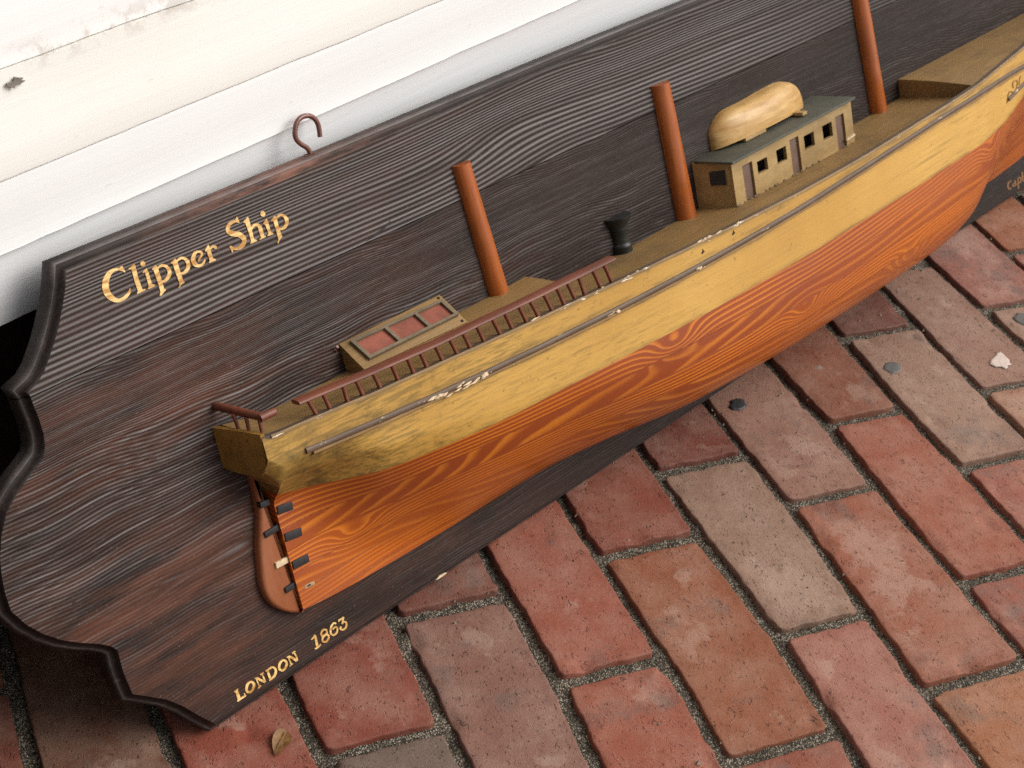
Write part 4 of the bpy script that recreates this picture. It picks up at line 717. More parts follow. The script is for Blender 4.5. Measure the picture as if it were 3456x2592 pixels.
             (1.2098, 0.0088), (1.2103, 0.0088), (1.2106, 0.0088)],
            [(1.2074, 0.0214), (1.2075, 0.0207), (1.2076, 0.0197), (1.2077, 0.0186), (1.2078, 0.0175), (1.2078, 0.0164), (1.2078, 0.0155), (1.2077, 0.0145), (1.2076, 0.0137),
             (1.2075, 0.0129), (1.2076, 0.0122), (1.2077, 0.0117), (1.2079, 0.0113), (1.2082, 0.0109), (1.2085, 0.0106), (1.2086, 0.0104), (1.2085, 0.0104), (1.2086, 0.0104),
             (1.2091, 0.0102), (1.2096, 0.0101), (1.21, 0.01)]),
           ('s', [(1.2025, 0.0162), (1.2068, 0.0151), (1.2111, 0.0139)], [(1.2025, 0.0173), (1.2067, 0.0162), (1.211, 0.015)])]}
# ------------------------------------------------------------------ materials
M_board, M_rim, M_top, M_hull, M_gold = mat_board(), mat_rim(), mat_topside(), mat_hull(), mat_gold()
M_deck = wood('worn_deck_wood', (.215, .122, .040, 1), (.305, .185, .068, 1), (.10, .062, .028, 1))
M_house = wood('deckhouse_paint', (.30, .19, .07, 1), (.43, .29, .12, 1), (.13, .08, .03, 1), (30, 90, 90), .55, .7)
M_mast = wood('varnished_mast', (.29, .068, .012, 1), (.38, .105, .022, 1), (.20, .042, .010, 1), (320, 9, 320), .27, .4, .5)
M_rail = wood('brown_rail', (.13, .036, .018, 1), (.19, .058, .03, 1), (.085, .03, .02, 1), (20, 300, 300), .42, .5)
M_cap = wood('cap_strip', (.075, .05, .036, 1), (.15, .105, .075, 1), (.05, .035, .028, 1), (16, 300, 300), .5)
M_edge = wood('worn_cap_edge', (.20, .125, .045, 1), (.30, .19, .08, 1), (.10, .065, .035, 1), (16, 300, 300), .5, wear=((.80, .76, .66, 1), .60))
M_rub = wood('grey_rub_strip', (.10, .064, .038, 1), (.15, .105, .076, 1), (.09, .06, .045, 1), (10, 300, 300), .5, .5, .3, wear=((.60, .45, .25, 1), .635))
M_edge2 = wood('brown_backing_strip', (.19, .105, .032, 1), (.30, .175, .06, 1), (.09, .055, .025, 1), (14, 300, 300), .5, .6, .4, wear=((.62, .46, .25, 1), .66))
M_black = mat_flat('black_metal', (.022, .020, .021, 1), .5, .4, 200)
M_bare = mat_flat('bare_splinter', (.78, .60, .38, 1), .7, .4, 300)
M_capst = mat_flat('capstan_paint', (.022, .023, .021, 1), .42, .5, 90)
M_green = mat_flat('grey_green_roof', (.088, .086, .064, 1), .6, .25, 50)
M_dark = mat_flat('window_dark', (.012, .011, .011, 1), .6, .3, 80)
M_slate = mat_flat('end_window_slate', (.030, .034, .036, 1), .5, .3, 80)
M_door = mat_flat('door_brown', (.16, .095, .068, 1), .55, .3, 90)
M_boat = wood('pale_boat_wood', (.36, .175, .035, 1), (.62, .41, .165, 1), (.22, .10, .02, 1), (18, 170, 60), .36, .7)
M_pane = mat_flat('red_skylight_pane', (.30, .085, .05, 1), .6, .45, 70)
M_frame = wood('skylight_frame', (.12, .085, .045, 1), (.19, .145, .09, 1), (.06, .045, .03, 1), (90, 300, 300), .6)
M_rud = wood('rudder_wood', (.25, .075, .026, 1), (.32, .115, .05, 1), (.17, .045, .018, 1), (90, 25, 90), .42, .5)
M_trans = wood('shaded_grimy_transom', (.27, .13, .022, 1), (.38, .20, .04, 1), (.035, .02, .008, 1), (60, 22, 60), .45, .8)  # grime, plus shade of the after face painted into darker colours
M_hook = mat_flat('brown_hook_metal', (.17, .062, .04, 1), .32, .35, 300, .6)
M_brick, M_sand = mat_brick(), mat_sand()
M_w1 = mat_white('white_trim_paint', (.85, .855, .845, 1), (.82, .82, .80, 1), .3, .441)
M_w0 = mat_white('white_nosing_paint', (.76, .765, .755, 1), (.72, .72, .70, 1), .3)
M_w2 = mat_white('cream_sill_paint', (.85, .848, .805, 1), (.81, .79, .72, 1), .6, .440)
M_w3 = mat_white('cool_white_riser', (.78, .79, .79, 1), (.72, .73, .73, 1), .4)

# ================================================================== THE PLAQUE
TILT = 0.420100
plaque = empty('ship_plaque', (0, 0, .0082), (R(90)-TILT, 0, 0),
    label='dark ridged wooden plaque with a half hull clipper ship model, leaning on the white wall',
    category='plaque')
# local axes: x along the board, y up its face, z out of its face

# ---- board outline (face edge), measured on the left end, mirrored on the right
left_lo = [(.003, .0035), (-.0071, .0168), (-.016, .0300), (-.0263, .0421), (-.0384, .0520), (-.0483, .0599)]
left_mid = [(-.0490, .0689), (-.0496, .0778), (-.0491, .0870), (-.0486, .0945), (-.0520, .0996), (-.0596, .1058), (-.0712, .1134), (-.0823, .1219),
            (-.0924, .1323), (-.1007, .1439), (-.1068, .1571), (-.1066, .1700), (-.1052, .1800), (-.1023, .1925), (-.0965, .2057), (-.0885, .2178),
            (-.0800, .2245), (-.0700, .2305), (-.0616, .2350), (-.0547, .2395), (-.0515, .2458), (-.0498, .2536), (-.0496, .2641), (-.0502, .2740), (-.0503, .2790), (-.0512, .2823)]
left_up = [(-.0437, .2848), (-.0360, .2909), (-.0267, .3016), (-.0195, .3112), (-.0118, .3236), (-.0058, .3347), (-.0021, .3440)]
UC = .74; VJ = .2790
left_pts = left_lo + left_mid + left_up
rt = [(2*UC-x, y) for x, y in left_pts]
top_pts = [(x, .3440+.0058*smooth(0, .62, x)*(1-smooth(.9, 1.5, x))) for x in np.linspace(.03, 2*UC-.03, 60)]
bot_pts = [(x, .0035+.0005*math.sin(x*9)) for x in np.linspace(2*UC-.03, .03, 60)]
outline = left_pts + top_pts + rt[::-1] + bot_pts       # clockwise
# corners need no extra care: the offset uses averaged normals with a capped mitre
def offset(poly, d):
    n = len(poly); o = []
    for i in range(n):
        a, b, c = (np.array(poly[k % n]) for k in (i-1, i, i+1))
        t1 = (b-a)/(np.linalg.norm(b-a)+1e-12); t2 = (c-b)/(np.linalg.norm(c-b)+1e-12)
        n1 = np.array([-t1[1], t1[0]]); n2 = np.array([-t2[1], t2[0]])
        m = n1+n2; m /= np.linalg.norm(m)+1e-9
        o.append(tuple(b+m*d/max(.55, m.dot(n1))))
    return o
PROF = [(0, 0), (.0004, -.0009), (.0010, -.0026), (.0026, -.0046), (.0044, -.0052), (.0047, -.0051), (.0053, -.0053), (.0064, -.0066), (.0070, -.0090), (.0072, -.0150), (.0062, -.0188)]
loops = [[(x, y, z) for x, y in offset(outline, d)] for d, z in PROF]
NO = len(outline)
iL = min(range(NO), key=lambda i: abs(outline[i][1]-VJ)+(0 if outline[i][0] < 0 else 9))
iR = min(range(NO), key=lambda i: abs(outline[i][1]-VJ)+(0 if outline[i][0] > UC else 9))

def grain_field(P):
    """growth-ring phase, ridge strength and warmth at face points (u, v)"""
    u = P[:, 0]; v = P[:, 1]
    wob = .0022*np.sin(u*7.1+1.3)+.0007*np.sin(u*17+v*30)+.00025*np.sin(u*41+v*80+2)
    k1 = np.exp(-((u-.395)/.055)**2)*np.exp(-((v-.318)/.024)**2)
    k2 = np.exp(-((u-.30)/.10)**2)*np.exp(-((v-.300)/.03)**2)
    k3 = np.exp(-((u-.62)/.12)**2)*np.exp(-((v-.310)/.03)**2)
    v1 = v+wob-.0065*k1+.004*k2-.0025*k3-.004*np.exp(-((u-.46)/.06)**2)
    sp1 = .0031-.0008*smooth(.32, .345, v)
    ph1 = v1/.0039+4*smooth(.318, .345, v)
    e1 = np.sqrt(((u+.035)*.085)**2+(v-.118+.03*(u+.035))**2)
    e1 = e1+.0016*np.sin(u*31+v*20)+.0009*np.sin(u*77)
    wob2 = .003*np.sin(u*5.3+.4)+.0016*np.sin(u*13+v*25)+.0008*np.sin(u*37+v*60)
    bump2 = .006*np.exp(-((u-.045)/.06)**2)*np.exp(-((v-.20)/.03)**2)
    ph2 = np.where(v > .118, 1, -1)*0+e1/.0026+(wob2+bump2)/.0026*smooth(.13, .20, np.abs(v-.118)+.13)
    ph2 = ph2+14*smooth(.225, .275, v)
    up = v > VJ
    ph = np.where(up, ph1, ph2)
    far = smooth(.40, .80, u)
    a2 = .50*smooth(.05, .16, v)*(1-.55*smooth(.225, .25, v))*(1-.7*smooth(.12, .45, u))*(1-.75*np.exp(-(((u+.02)/.11)**2+((v-.118)/.035)**2)))+.12
    a2 = a2*(1-.35*smooth(.5, .9, u))
    a1 = .80*(1-.2*smooth(.335, .345, v))*(1-.5*smooth(.70, .86, u))
    amp = np.where(up, a1, a2)
    # the worn lip along the joint between the planks
    amp = amp+np.where(up, 0, .0)
    warm = .75*np.exp(-(((u+.005)/.11)**2+((v-.118)/.035)**2))+.6*np.exp(-(((u-.02)/.12)**2+((v-.235)/.03)**2))+.6*np.exp(-(((u-.02)/.09)**2+((v-.055)/.035)**2))+.25*(1-smooth(.2, .6, u))
    return ph, amp, np.clip(warm, 0, 1), np.where(up, 0., 1.)

def make_plank(sel, joint_sign, **tags):
    """sel: outline indices of this plank, running from one end of the joint to the other"""
    g = .00025*joint_sign
    L = [[lp[i] for i in sel] for lp in loops]
    for lp in L:
        for e in (0, -1): lp[e] = (lp[e][0], VJ+g, lp[e][2])
    face = [p[:2] for p in L[0]]
    a, b = face[-1], face[0]
    jn = [(a[0]+(b[0]-a[0])*t, VJ+g+.0007*joint_sign*(noise.noise(Vector((t*60, 3, joint_sign)))*.5+.15)) for t in np.linspace(0, 1, 260)[1:-1]]
    bnd = face+jn
    y0 = min(p[1] for p in bnd); y1 = max(p[1] for p in bnd)
    pts = []
    from bisect import bisect
    bp = np.array(bnd)
    def inside(x, y):
        c = False; j = len(bp)-1
        xs, ys = bp[:, 0], bp[:, 1]
        xj, yj = np.roll(xs, 1), np.roll(ys, 1)
        m = ((ys > y) != (yj > y)) & (x < (xj-xs)*(y-ys)/(yj-ys+1e-18)+xs)
        return m.sum() % 2 == 1
    for yy in np.arange(y0+.0015, y1-.001, .003):
        for xx in np.concatenate([np.arange(-.105, 1.26, .006), np.arange(1.27, 1.6, .03)]):
            if inside(xx, yy):
                d = np.min(np.abs(bp[:, 0]-xx)+np.abs(bp[:, 1]-yy))
                if d > .0014: pts.append((xx, yy))
    nb = len(bnd)
    allp = [Vector(p) for p in bnd+pts]
    vo, eo, fo, *_ = delaunay_2d_cdt(allp, [(i, (i+1) % nb) for i in range(nb)], [], 1, 1e-7)
    V = [(p.x, p.y, 0.) for p in vo]; F = [tuple(f) for f in fo]
    ph, amp, warm, low = grain_field(np.array([v[:2] for v in V]))
    ob = mesh_obj('plank', V, F, M_board, plaque, None, {'grain': ph, 'amp': amp, 'warm': warm, 'low': low}, **tags)
    # moulded edge, joint side and back as a second material on the same mesh
    me = ob.data; bm = bmesh.new(); bm.from_mesh(me); me.materials.append(M_rim)
    def addgrid(G):
        vv = [[bm.verts.new(p) for p in r] for r in G]
        for i in range(len(G)-1):
            for j in range(len(G[0])-1):
                f = bm.faces.new((vv[i][j], vv[i+1][j], vv[i+1][j+1], vv[i][j+1])); f.material_index = 1; f.smooth = True
        return vv
    wl_ = bm.verts.layers.float.new('wear')
    v1 = addgrid(L)
    for row, wv in zip(v1, (.6, .35, 0, 0, .05, 1.0, .8, .5, .12, .2, .1)):
        for qi, q in enumerate(row):
            a_, b_ = row[max(qi-1, 0)].co, row[min(qi+1, len(row)-1)].co
            q[wl_] = wv*(.22+.78*max(0., (b_.x-a_.x)/max(1e-9, (b_-a_).length))**2)
    jl = [L[0][-1][:2]]+jn+[L[0][0][:2]]
    jz = [0, -.0012, -.0188]
    v2 = addgrid([[(x, y-(.0005*joint_sign if k == 0 else 0)*0, z) for x, y in jl] for k, z in enumerate(jz)])
    back = bm.faces.new([bm.verts.new((p[0], p[1], PROF[-1][1])) for p in L[-1]]); back.material_index = 1
    bmesh.ops.recalc_face_normals(bm, faces=bm.faces)
    bm.to_mesh(me); bm.free()
    for p in me.polygons:
        if p.material_index == 0 and p.normal.z < 0: p.flip()
    return ob
selU = [(iL+k) % NO for k in range(((iR-iL) % NO)+1)]
selD = [(iR+k) % NO for k in range(((iL-iR) % NO)+1)]
plankU = make_plank(selU, 1, label='upper plank with strong raised grain')
plankD = make_plank(selD, -1, label='wide lower plank carrying the ship')

# ---- lettering: flat gold paint, a hair proud of the wood
def lettering(key, parent, label, mat=None):
    mb = MB(); z = .0005
    for i, sh in enumerate(DATA[key]):
        zz = z+.00003*i
        if sh[0] == 'p':
            mb.prism(sh[1], 0.0, zz)
        else:
            a, b = sh[1], sh[2]; n = len(a)
            mb.grid([[(p[0], p[1], zz) for p in a], [(p[0], p[1], zz) for p in b]])
            mb.grid([[(p[0], p[1], 0) for p in a], [(p[0], p[1], zz) for p in a]]); mb.grid([[(p[0], p[1], 0) for p in b], [(p[0], p[1], zz) for p in b]])
    return mb.obj('lettering', mat or M_gold, parent, label=label)
lettering('word1', plankU, 'gold lettering reading Clipper'); lettering('word2', plankU, 'gold lettering reading Ship')
lettering('word3', plankD, 'gold lettering reading LONDON'); lettering('word4', plankD, 'gold numerals reading 1863')
lettering('word5', plankD, 'dim gold lettering beginning Capt under the bow', mat_flat('dim_gold', (.26, .12, .04, 1), .6, .5, 300))
# ---- a nail hole and splintered spots on the board
mb = MB(); mb.tube([(-.0665, .1405, -.001), (-.0665, .1405, .0003)], .0012, 8); mb.obj('nail_hole', M_dark, plankD)
mb = MB(); mb.prism([(.232, .2805), (.240, .2822), (.250, .2846), (.2590, .2872), (.2570, .2850), (.249, .2826), (.240, .2808)], -.001, .0004); mb.obj('crack', M_dark, plankU)
mb = MB()
for (x, y, s, a) in ((.2311, -.0012, .0065, .1),):
    mb.prism([(x-s, y-.0005), (x-s*.3, y+.0012), (x+s*.5, y+.0009), (x+s, y-.0002), (x+s*.2, y-.0010)], -.0056, -.0042)
mb.obj('splinter', M_bare, plankD)

# ---- hook screwed into the top edge
hk = [(u, v, -.0115) for u, v in DATA['hook']]
mb = MB(); mb.tube(catmull(hk, 5), .00185, 10); hook = mb.obj('hook', M_hook, plaque, 60)
mb = MB()
for k in range(11):
    a = k*.571; r = .0028+.0014*((k*7) % 3)/2
    x, z = .2096+r*math.cos(a), -.0115+r*math.sin(a)*.8
    mb.prism([(x-.0012, z-.0004), (x+.0002, z+.0009), (x+.0013, z-.0002)], .3500, .3517+.0006*(k % 3))
mb.v = [(x, z, y) for (x, y, z) in mb.v]
mb.obj('splinter', mat_flat('torn_wood', (.22, .08, .03, 1), .7, .5, 300), hook)

# ================================================================== THE HULL
VS=pch([.066,.09,.12,.17,.23,.3,.4,.5,.6,.7,.8,.9,.96,1.05,1.1,1.2,1.3,1.37],[.2015,.1985,.197,.1942,.1926,.1912,.1906,.1903,.1897,.1892,.1904,.1914,.1922,.196,.1985,.205,.213,.219])
NS=pch([.066,.12,.165,.22,.28,.34,.42,.5,.58,.65,.72,.8,.87,.95,1.05,1.1,1.2,1.3,1.36],[.0455,.049,.053,.0585,.0648,.0718,.081,.089,.0948,.0975,.0975,.096,.0935,.0895,.079,.0735,.055,.03,.004])
VW=pch([.066,.085,.0966,.12,.152,.2075,.28,.36,.47,.56,.7,.86,.95,1.02,1.06,1.1,1.2,1.36],[.158,.150,.1425,.1375,.1337,.1305,.1285,.1300,.1312,.1328,.1342,.1342,.1335,.136,.142,.149,.162,.185])
VK=pch([.088,.12,.19,.27,.37,.5,.8,1.0,1.1,1.2,1.3,1.36],[.0505,.047,.042,.040,.039,.0355,.033,.034,.0375,.042,.06,.12])
PP=pch([.088,.13,.2,.28,.34,.4,.5,.62,.75,.88,.95,1.0,1.05,1.1,1.2,1.36],[1,1.1,1.4,1.7,1.75,2.1,2.8,3.0,3.1,3.3,2.8,2.1,1.65,1.4,1.2,1.1])
QQ=pch([.088,.13,.2,.28,.34,.4,.5,.62,.75,.88,.95,1.0,1.05,1.1,1.2,1.36],[5,3,1.5,.95,.8,.6,.38,.34,.32,.3,.36,.58,.8,1.0,1.3,1.5])
VM=pch([.088,.2,.38,.6,.88,1.0,1.1,1.36],[.165,.15,.13,.12,.125,.14,.165,.2])
NK=pch([.088,.2,1.1,1.36],[.011,.008,.006,.003])
def hull_n(u,v):
    u,v=np.broadcast_arrays(np.asarray(u,float),np.asarray(v,float))
    vk=VK(u);vm=VM(u);nk=NK(u);ns=NS(u)
    bulge=.0015*smooth(.3,.5,u)*(1-smooth(.9,1.05,u))
    N=ns+bulge
    x=np.clip((v-vk)/(vm-vk),0,1)
    F=(1-(1-x)**PP(u))**QQ(u)
    n=nk+(N-nk)*F
    n=n-bulge*smooth(0,1,np.clip((v-vm)/(VS(u)-vm),0,1))
    s0=.0105+(ns-.0105)*smooth(.136,.180,v)**.75
    w=smooth(.0905,.17,u)
    return s0*(1-w)+n*w

def hull_loft(u0, u1, nu, lo, hi, nvv, extra=None):
    U = np.linspace(u0, u1, nu)
    P = []
    for j in range(nvv):
        t = j/(nvv-1); v = lo(U)+(hi(U)-lo(U))*t
        P.append(np.stack([U, v, hull_n(U, v)], -1))
    return np.array(P)              # [nv, nu, 3]

def hull_grain(Q):
    u, v, n = Q[:, 0], Q[:, 1], Q[:, 2]
    seams = np.array([.0, .0505, .0655, .0805, .0985, .1160, .30])
    lift = np.searchsorted(seams, v+.004*np.sin(u*2.0))
    ph = np.zeros(len(u)); tone = np.zeros(len(u))
    cfg = {1: (.9, .5, .0030, .10), 2: (.75, -.7, .0034, -.06), 3: (1.0, .35, .0040, .05), 4: (.8, .8, .0031, -.09), 5: (.95, -.4, .0046, .07), 6: (.7, .75, .0036, -.05)}
    for k, (an, av, sp, tl) in cfg.items():
        m = lift == k
        if not m.any(): continue
        uu, vv, nn = u[m], v[m], n[m]
        nz = np.array([noise.noise(Vector((a*9+k*7, b*35, c*35))) for a, b, c in zip(uu, vv, nn)])
        nz2 = np.array([noise.noise(Vector((a*3.1+k*3, b*12, c*12+5))) for a, b, c in zip(uu, vv, nn)])
        an = .22; sp = sp*.85; d = nn*an+(vv-.08)*av+tl*uu*.30+.0022*nz+.0075*nz2
        # knots
        for (ku, kv, kr) in ((.150, .0835, .010), (.45, .120, .012), (.62, .085, .011), (.985, .12, .012), (.80, .07, .013)):
            q = ((uu-ku)/(kr*2.4))**2+((vv-kv)/kr)**2
            d = d+.010*np.exp(-q)
        ph[m] = d/sp
        tone[m] = (.0, .35, .05, .28, .0, .42, .16)[k]*(.4+.6*np.clip(.5+nz2, 0, 1))
    # thin dark glue lines between the lifts
    sv = np.min(np.abs((v+.004*np.sin(u*2.0))[:, None]-seams[None, 1:-1]), 1)
    tone = tone+.25*(1-smooth(.10, .34, u))*smooth(.085, .125, v)  # shade of the down-facing upper stern painted into the tone
    tone = np.maximum(tone, .8*np.exp(-(sv/.0007)**2))
    return ph, tone

def strip_obj(name, P, mat, parent, attrs, ang=60, flip=False, **tags):
    nv_, nu_ = P.shape[:2]; f = []
    for j in range(nv_-1):
        for i in range(nu_-1):
            a, b, c, d = j*nu_+i, j*nu_+i+1, (j+1)*nu_+i+1, (j+1)*nu_+i
            f.append((a, b, c, d))
    return mesh_obj(name, P.reshape(-1, 3), f, mat, parent, ang, attrs, **tags)

Plow = hull_loft(.0905, 1.355, 640, VK, VW, 110)
keel = Plow[:1].copy(); keel[..., 2] = .0002
Plow = np.concatenate([keel, Plow], 0)
post = Plow[:, :1].copy(); post[..., 2] = .0002              # after face of the sternpost
Plow = np.concatenate([post, Plow], 1)
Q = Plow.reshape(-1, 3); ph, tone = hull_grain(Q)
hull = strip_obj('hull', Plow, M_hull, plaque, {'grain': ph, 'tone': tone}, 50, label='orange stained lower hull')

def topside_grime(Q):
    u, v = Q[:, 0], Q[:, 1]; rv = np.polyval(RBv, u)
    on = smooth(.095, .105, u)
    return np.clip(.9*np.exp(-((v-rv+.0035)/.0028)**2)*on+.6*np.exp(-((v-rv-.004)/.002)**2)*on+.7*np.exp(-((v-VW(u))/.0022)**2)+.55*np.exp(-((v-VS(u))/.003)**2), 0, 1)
RB = DATA['rub']
RBv = np.polyfit([p[0] for p in RB], [p[1] for p in RB], 3)
def topside_darken(Q):
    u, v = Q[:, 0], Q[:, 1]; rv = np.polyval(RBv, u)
    return np.clip(1.0*(1-smooth(.075, .16, u))*(1-smooth(.186, .196, v)*.8)+.45*(1-smooth(.12, .30, u))+.18*(1-smooth(.3, .6, u))+.22*smooth(-.001, .001, v-rv), 0, 1)  # darker towards the stern and above the rub strip
Ptop = hull_loft(.0905, 1.355, 500, VW, VS, 40)
pf = Ptop[:, :1].copy(); pf[..., 2] = .0002
Ptop = np.concatenate([pf, Ptop], 1)
topside = strip_obj('topside', Ptop, M_top, hull, {'darken': topside_darken(Ptop.reshape(-1, 3)), 'grime': topside_grime(Ptop.reshape(-1, 3))}, 50, label='yellow painted upper hull')
# counter: the overhang between the transom and the sternpost
Uc = np.linspace(.0690, .0905, 24); rows = []
for t in np.linspace(0, 1, 40):
    k = (Uc-.0690)/(.0905-.0690)
    vlo = .1740+(.1474-.1740)*k**1.15
    nlo = (1-k)*.036+k*.0125
    v = vlo+(VS(Uc)-vlo)*t
    ncap = .0445+(hull_n(np.full_like(Uc, .0905), v)-.0445)*smooth(0, 1, k)
    n0 = .036+(.0455-.036)*np.minimum(1, t/.4)**.7
    kk = smooth(.25, 1, k)
    n_ = n0*(1-kk)+hull_n(np.full_like(Uc, .0905), v)*kk
    rows.append(np.stack([Uc+.004*(1-k)*(n_/.045)**1.5, v, n_], -1))
Pc = np.array(rows); und = Pc[:1].copy(); und[..., 2] = .0002
Pc = np.concatenate([und, Pc], 0)
strip_obj('counter', Pc, M_top, hull, {'darken': np.clip(topside_darken(Pc.reshape(-1, 3))+.25, 0, 1), 'grime': topside_grime(Pc.reshape(-1, 3))}, 50)
# transom board
tr = [(float(p[0]), float(p[1]), float(p[2])) for p in Pc[1:, 0]]
mb = MB(); ring = [(.0672, .2050, .0002)]+[(.0668, .1748, .0002)]
edge_pts = [(.0668, .1748, .0004), (.0690, .1722, .014), (.0708, .1714, .026), (.0728, .1722, .0352), (.0738, .1760, .0395), (.0741, .1830, .0425), (.0741, .1930, .0440), (.0738, .2040, .0452), (.0712, .2046, .025), (.0672, .2052, .0004)]
mb.add([(x-.0012, y, z) for x, y, z in edge_pts]+[(x+.0022, y, z) for x, y, z in edge_pts],
       [tuple(range(10)), tuple(range(10, 20))[::-1]]+[(i, (i+1) % 10, 10+(i+1) % 10, 10+i) for i in range(10)])
mb.obj('transom', M_trans, hull, 30)

# strips along the hull: cap with worn edge, rub strip
def ribbon(name, U, vf, nf, prof, mat, parent, sm=40, **tags):
    """prof: closed list of (dn, dv) round the path"""
    mb = MB(); G = []
    for u in U:
        v, n = float(vf(u)), float(nf(u)); G.append([(u, v+dv, n+dn) for dn, dv in prof])
    mb.grid(G, closed_v=True)
    m = len(prof); mb.f.append(tuple(range(m))); mb.f.append(tuple(range(len(G)*m-m, len(G)*m))[::-1])
    return mb.obj(name, mat, parent, sm, **tags)
UA = np.linspace(.0735, 1.35, 400)
capv = lambda u: float(VS(u))
ribbon('cap_strip', UA, capv, lambda u: float(NS(u)), [(-.0006, .0013), (-.0058, .0011), (-.0062, .0006), (-.0062, -.0060), (-.0015, -.0060), (-.0006, -.0005)], M_cap, hull)
wob = lambda u: .0005*noise.noise(Vector((u*45, 1, 2)))
mbe = ribbon('worn_edge', np.linspace(.08, 1.35, 700), lambda u: capv(u)+wob(u)*.5, lambda u: float(NS(u)), [(-.0007, .0014), (-.0002, .0014), (.0006, .0006), (.0006, -.0007), (-.0004, -.0012), (-.0009, 0)], M_edge, hull, label='chipped pale upper edge')
rubv = lambda u: float(np.polyval(RBv, u))
ur = np.concatenate([np.linspace(.1024, 1.06, 360), np.linspace(1.065, 1.34, 60)])
rubn = lambda u: float(hull_n(u, rubv(u)))
ribbon('rub_strip', ur, rubv, rubn, [(-.001, .0023), (.0012, .0023), (.0018, .0015), (.0021, .0002), (.0018, -.0014), (.0009, -.0020), (-.001, -.0021)], M_rub, hull, 60)
ribbon('rub_backing', ur[2:-2], rubv, rubn, [(-.001, -.0020), (.0013, -.0021), (.0014, -.0040), (.0006, -.0046), (-.001, -.0047)], M_edge2, hull, 40)
r2 = DATA['rail2']
ribbon('bow_strip', np.linspace(r2[0][0], 1.30, 60), lambda u: float(np.interp(u, [p[0] for p in r2]+[1.3], [p[1] for p in r2]+[.192])), lambda u: float(hull_n(u, np.interp(u, [p[0] for p in r2]+[1.3], [p[1] for p in r2]+[.192]))), [(-.001, .0019), (.0016, .0018), (.0024, .0004), (.0020, -.0016), (-.001, -.0019)], M_rub, hull, 60)
mb = MB()
for key in ('scroll', 'scroll2'):
    mb.tube([(p[0], p[1], p[2]-.0003) for p in catmull(DATA[key], 4)], .00045, 6)
mb.obj('bow_scroll', mat_flat('scroll_brown', (.33, .18, .06, 1), .5), hull, 60)

# splintered bites out of the rub strip and the edge
def chip(u, v, n, s, k, mat=M_bare, par=hull, name='paint_chip'):
    mb = MB(); rr = random.Random(k)
    for q in range(5):
        du = rr.uniform(-1, 1)*s; dv = rr.uniform(-.25, .25)*s; a = rr.uniform(.3, .8)*s; b = rr.uniform(.0004, .0012)
        z = n+rr.uniform(.0003, .0012)
        mb.add([(u+du-a, v+dv-.0003, z-.0006), (u+du, v+dv+b, z), (u+du+a, v+dv+.0002, z-.0004), (u+du-.1*a, v+dv-b, z+.0002), (u+du, v+dv, z-.002)],
               [(0, 1, 3), (1, 2, 3), (0, 4, 1), (1, 4, 2), (2, 4, 3), (3, 4, 0)])
    return mb.obj(name, mat, par)
for i, (u, s) in enumerate(((.2135, .0065), (.2205, .005), (.2330, .008), (.2480, .007), (.2620, .006), (.395, .003), (.49, .004))):
    chip(u, rubv(u)-.0009, rubn(u)+.0019, s, i)
for i, (u, s) in enumerate(((.316, .006), (.385, .005), (.42, .007), (.494, .006), (.507, .007), (.523, .006), (.545, .004))):
    chip(u, capv(u)+.0004, float(NS(u))-.0008, s, 20+i)
for (u, dv) in ((.4995, -.0082), (.5385, -.0052)):
    mb = MB(); v = capv(u)+dv; n = float(hull_n(u, v))
    mb.prism([(u-.0022, v-.0002), (u-.0005, v+.0012), (u+.0003, v+.0030), (u+.0009, v+.0010), (u+.0024, v+.0002), (u+.0006, v-.0006), (u-.0006, v-.0012)], n-.001, n+.00035)
    mb.obj('gouge', M_dark, hull)

# ---- decks
def deck(name, u0, u1, vb, vo, nf, mat=M_deck, drop=.012, skew=0., **tags):
    mb = MB(); G = []
    for u in np.linspace(u0, u1, 60):
        row = []
        for t in np.linspace(0, 1, 9):
            n = .0003+(float(nf(u))-.0003)*t
            row.append((u+skew*n, float(vb(u))+(float(vo(u))-float(vb(u)))*t**1.6, n))
        G.append(row)
    G2 = [[(x, y-drop, z) for x, y, z in r] for r in G]
    mb.grid(G); mb.grid(G2)
    mb.grid([G[0], G2[0]]); mb.grid([G[-1], G2[-1]]); mb.grid([[r[-1] for r in G], [r[-1] for r in G2]])
    return mb.obj(name, mat, plaque, 35, **tags)
vp = pch([.066, .09, .117, .159, .31, .347, .39], [.2056, .2005, .1966, .1960, .1964, .1964, .1976])
inn = lambda u: float(NS(u))-.0052
deck('deck', .0735, .3815, vp, lambda u: capv(u)+.0002, inn, label='raised after deck', skew=.03)
deck('deck', .375, .97, pch([.375, .49, .6165, .8818, .95], [.1760, .1762, .1774, .1788, .1806]), lambda u: capv(u)-.0105, inn, drop=.006, label='long main deck')
deck('deck', .9605, 1.345, pch([.95, 1.24, 1.35], [.1998, .2010, .205]), lambda u: max(capv(u)+.0003, .1935), inn, drop=.021, label='raised fore deck with dark step')

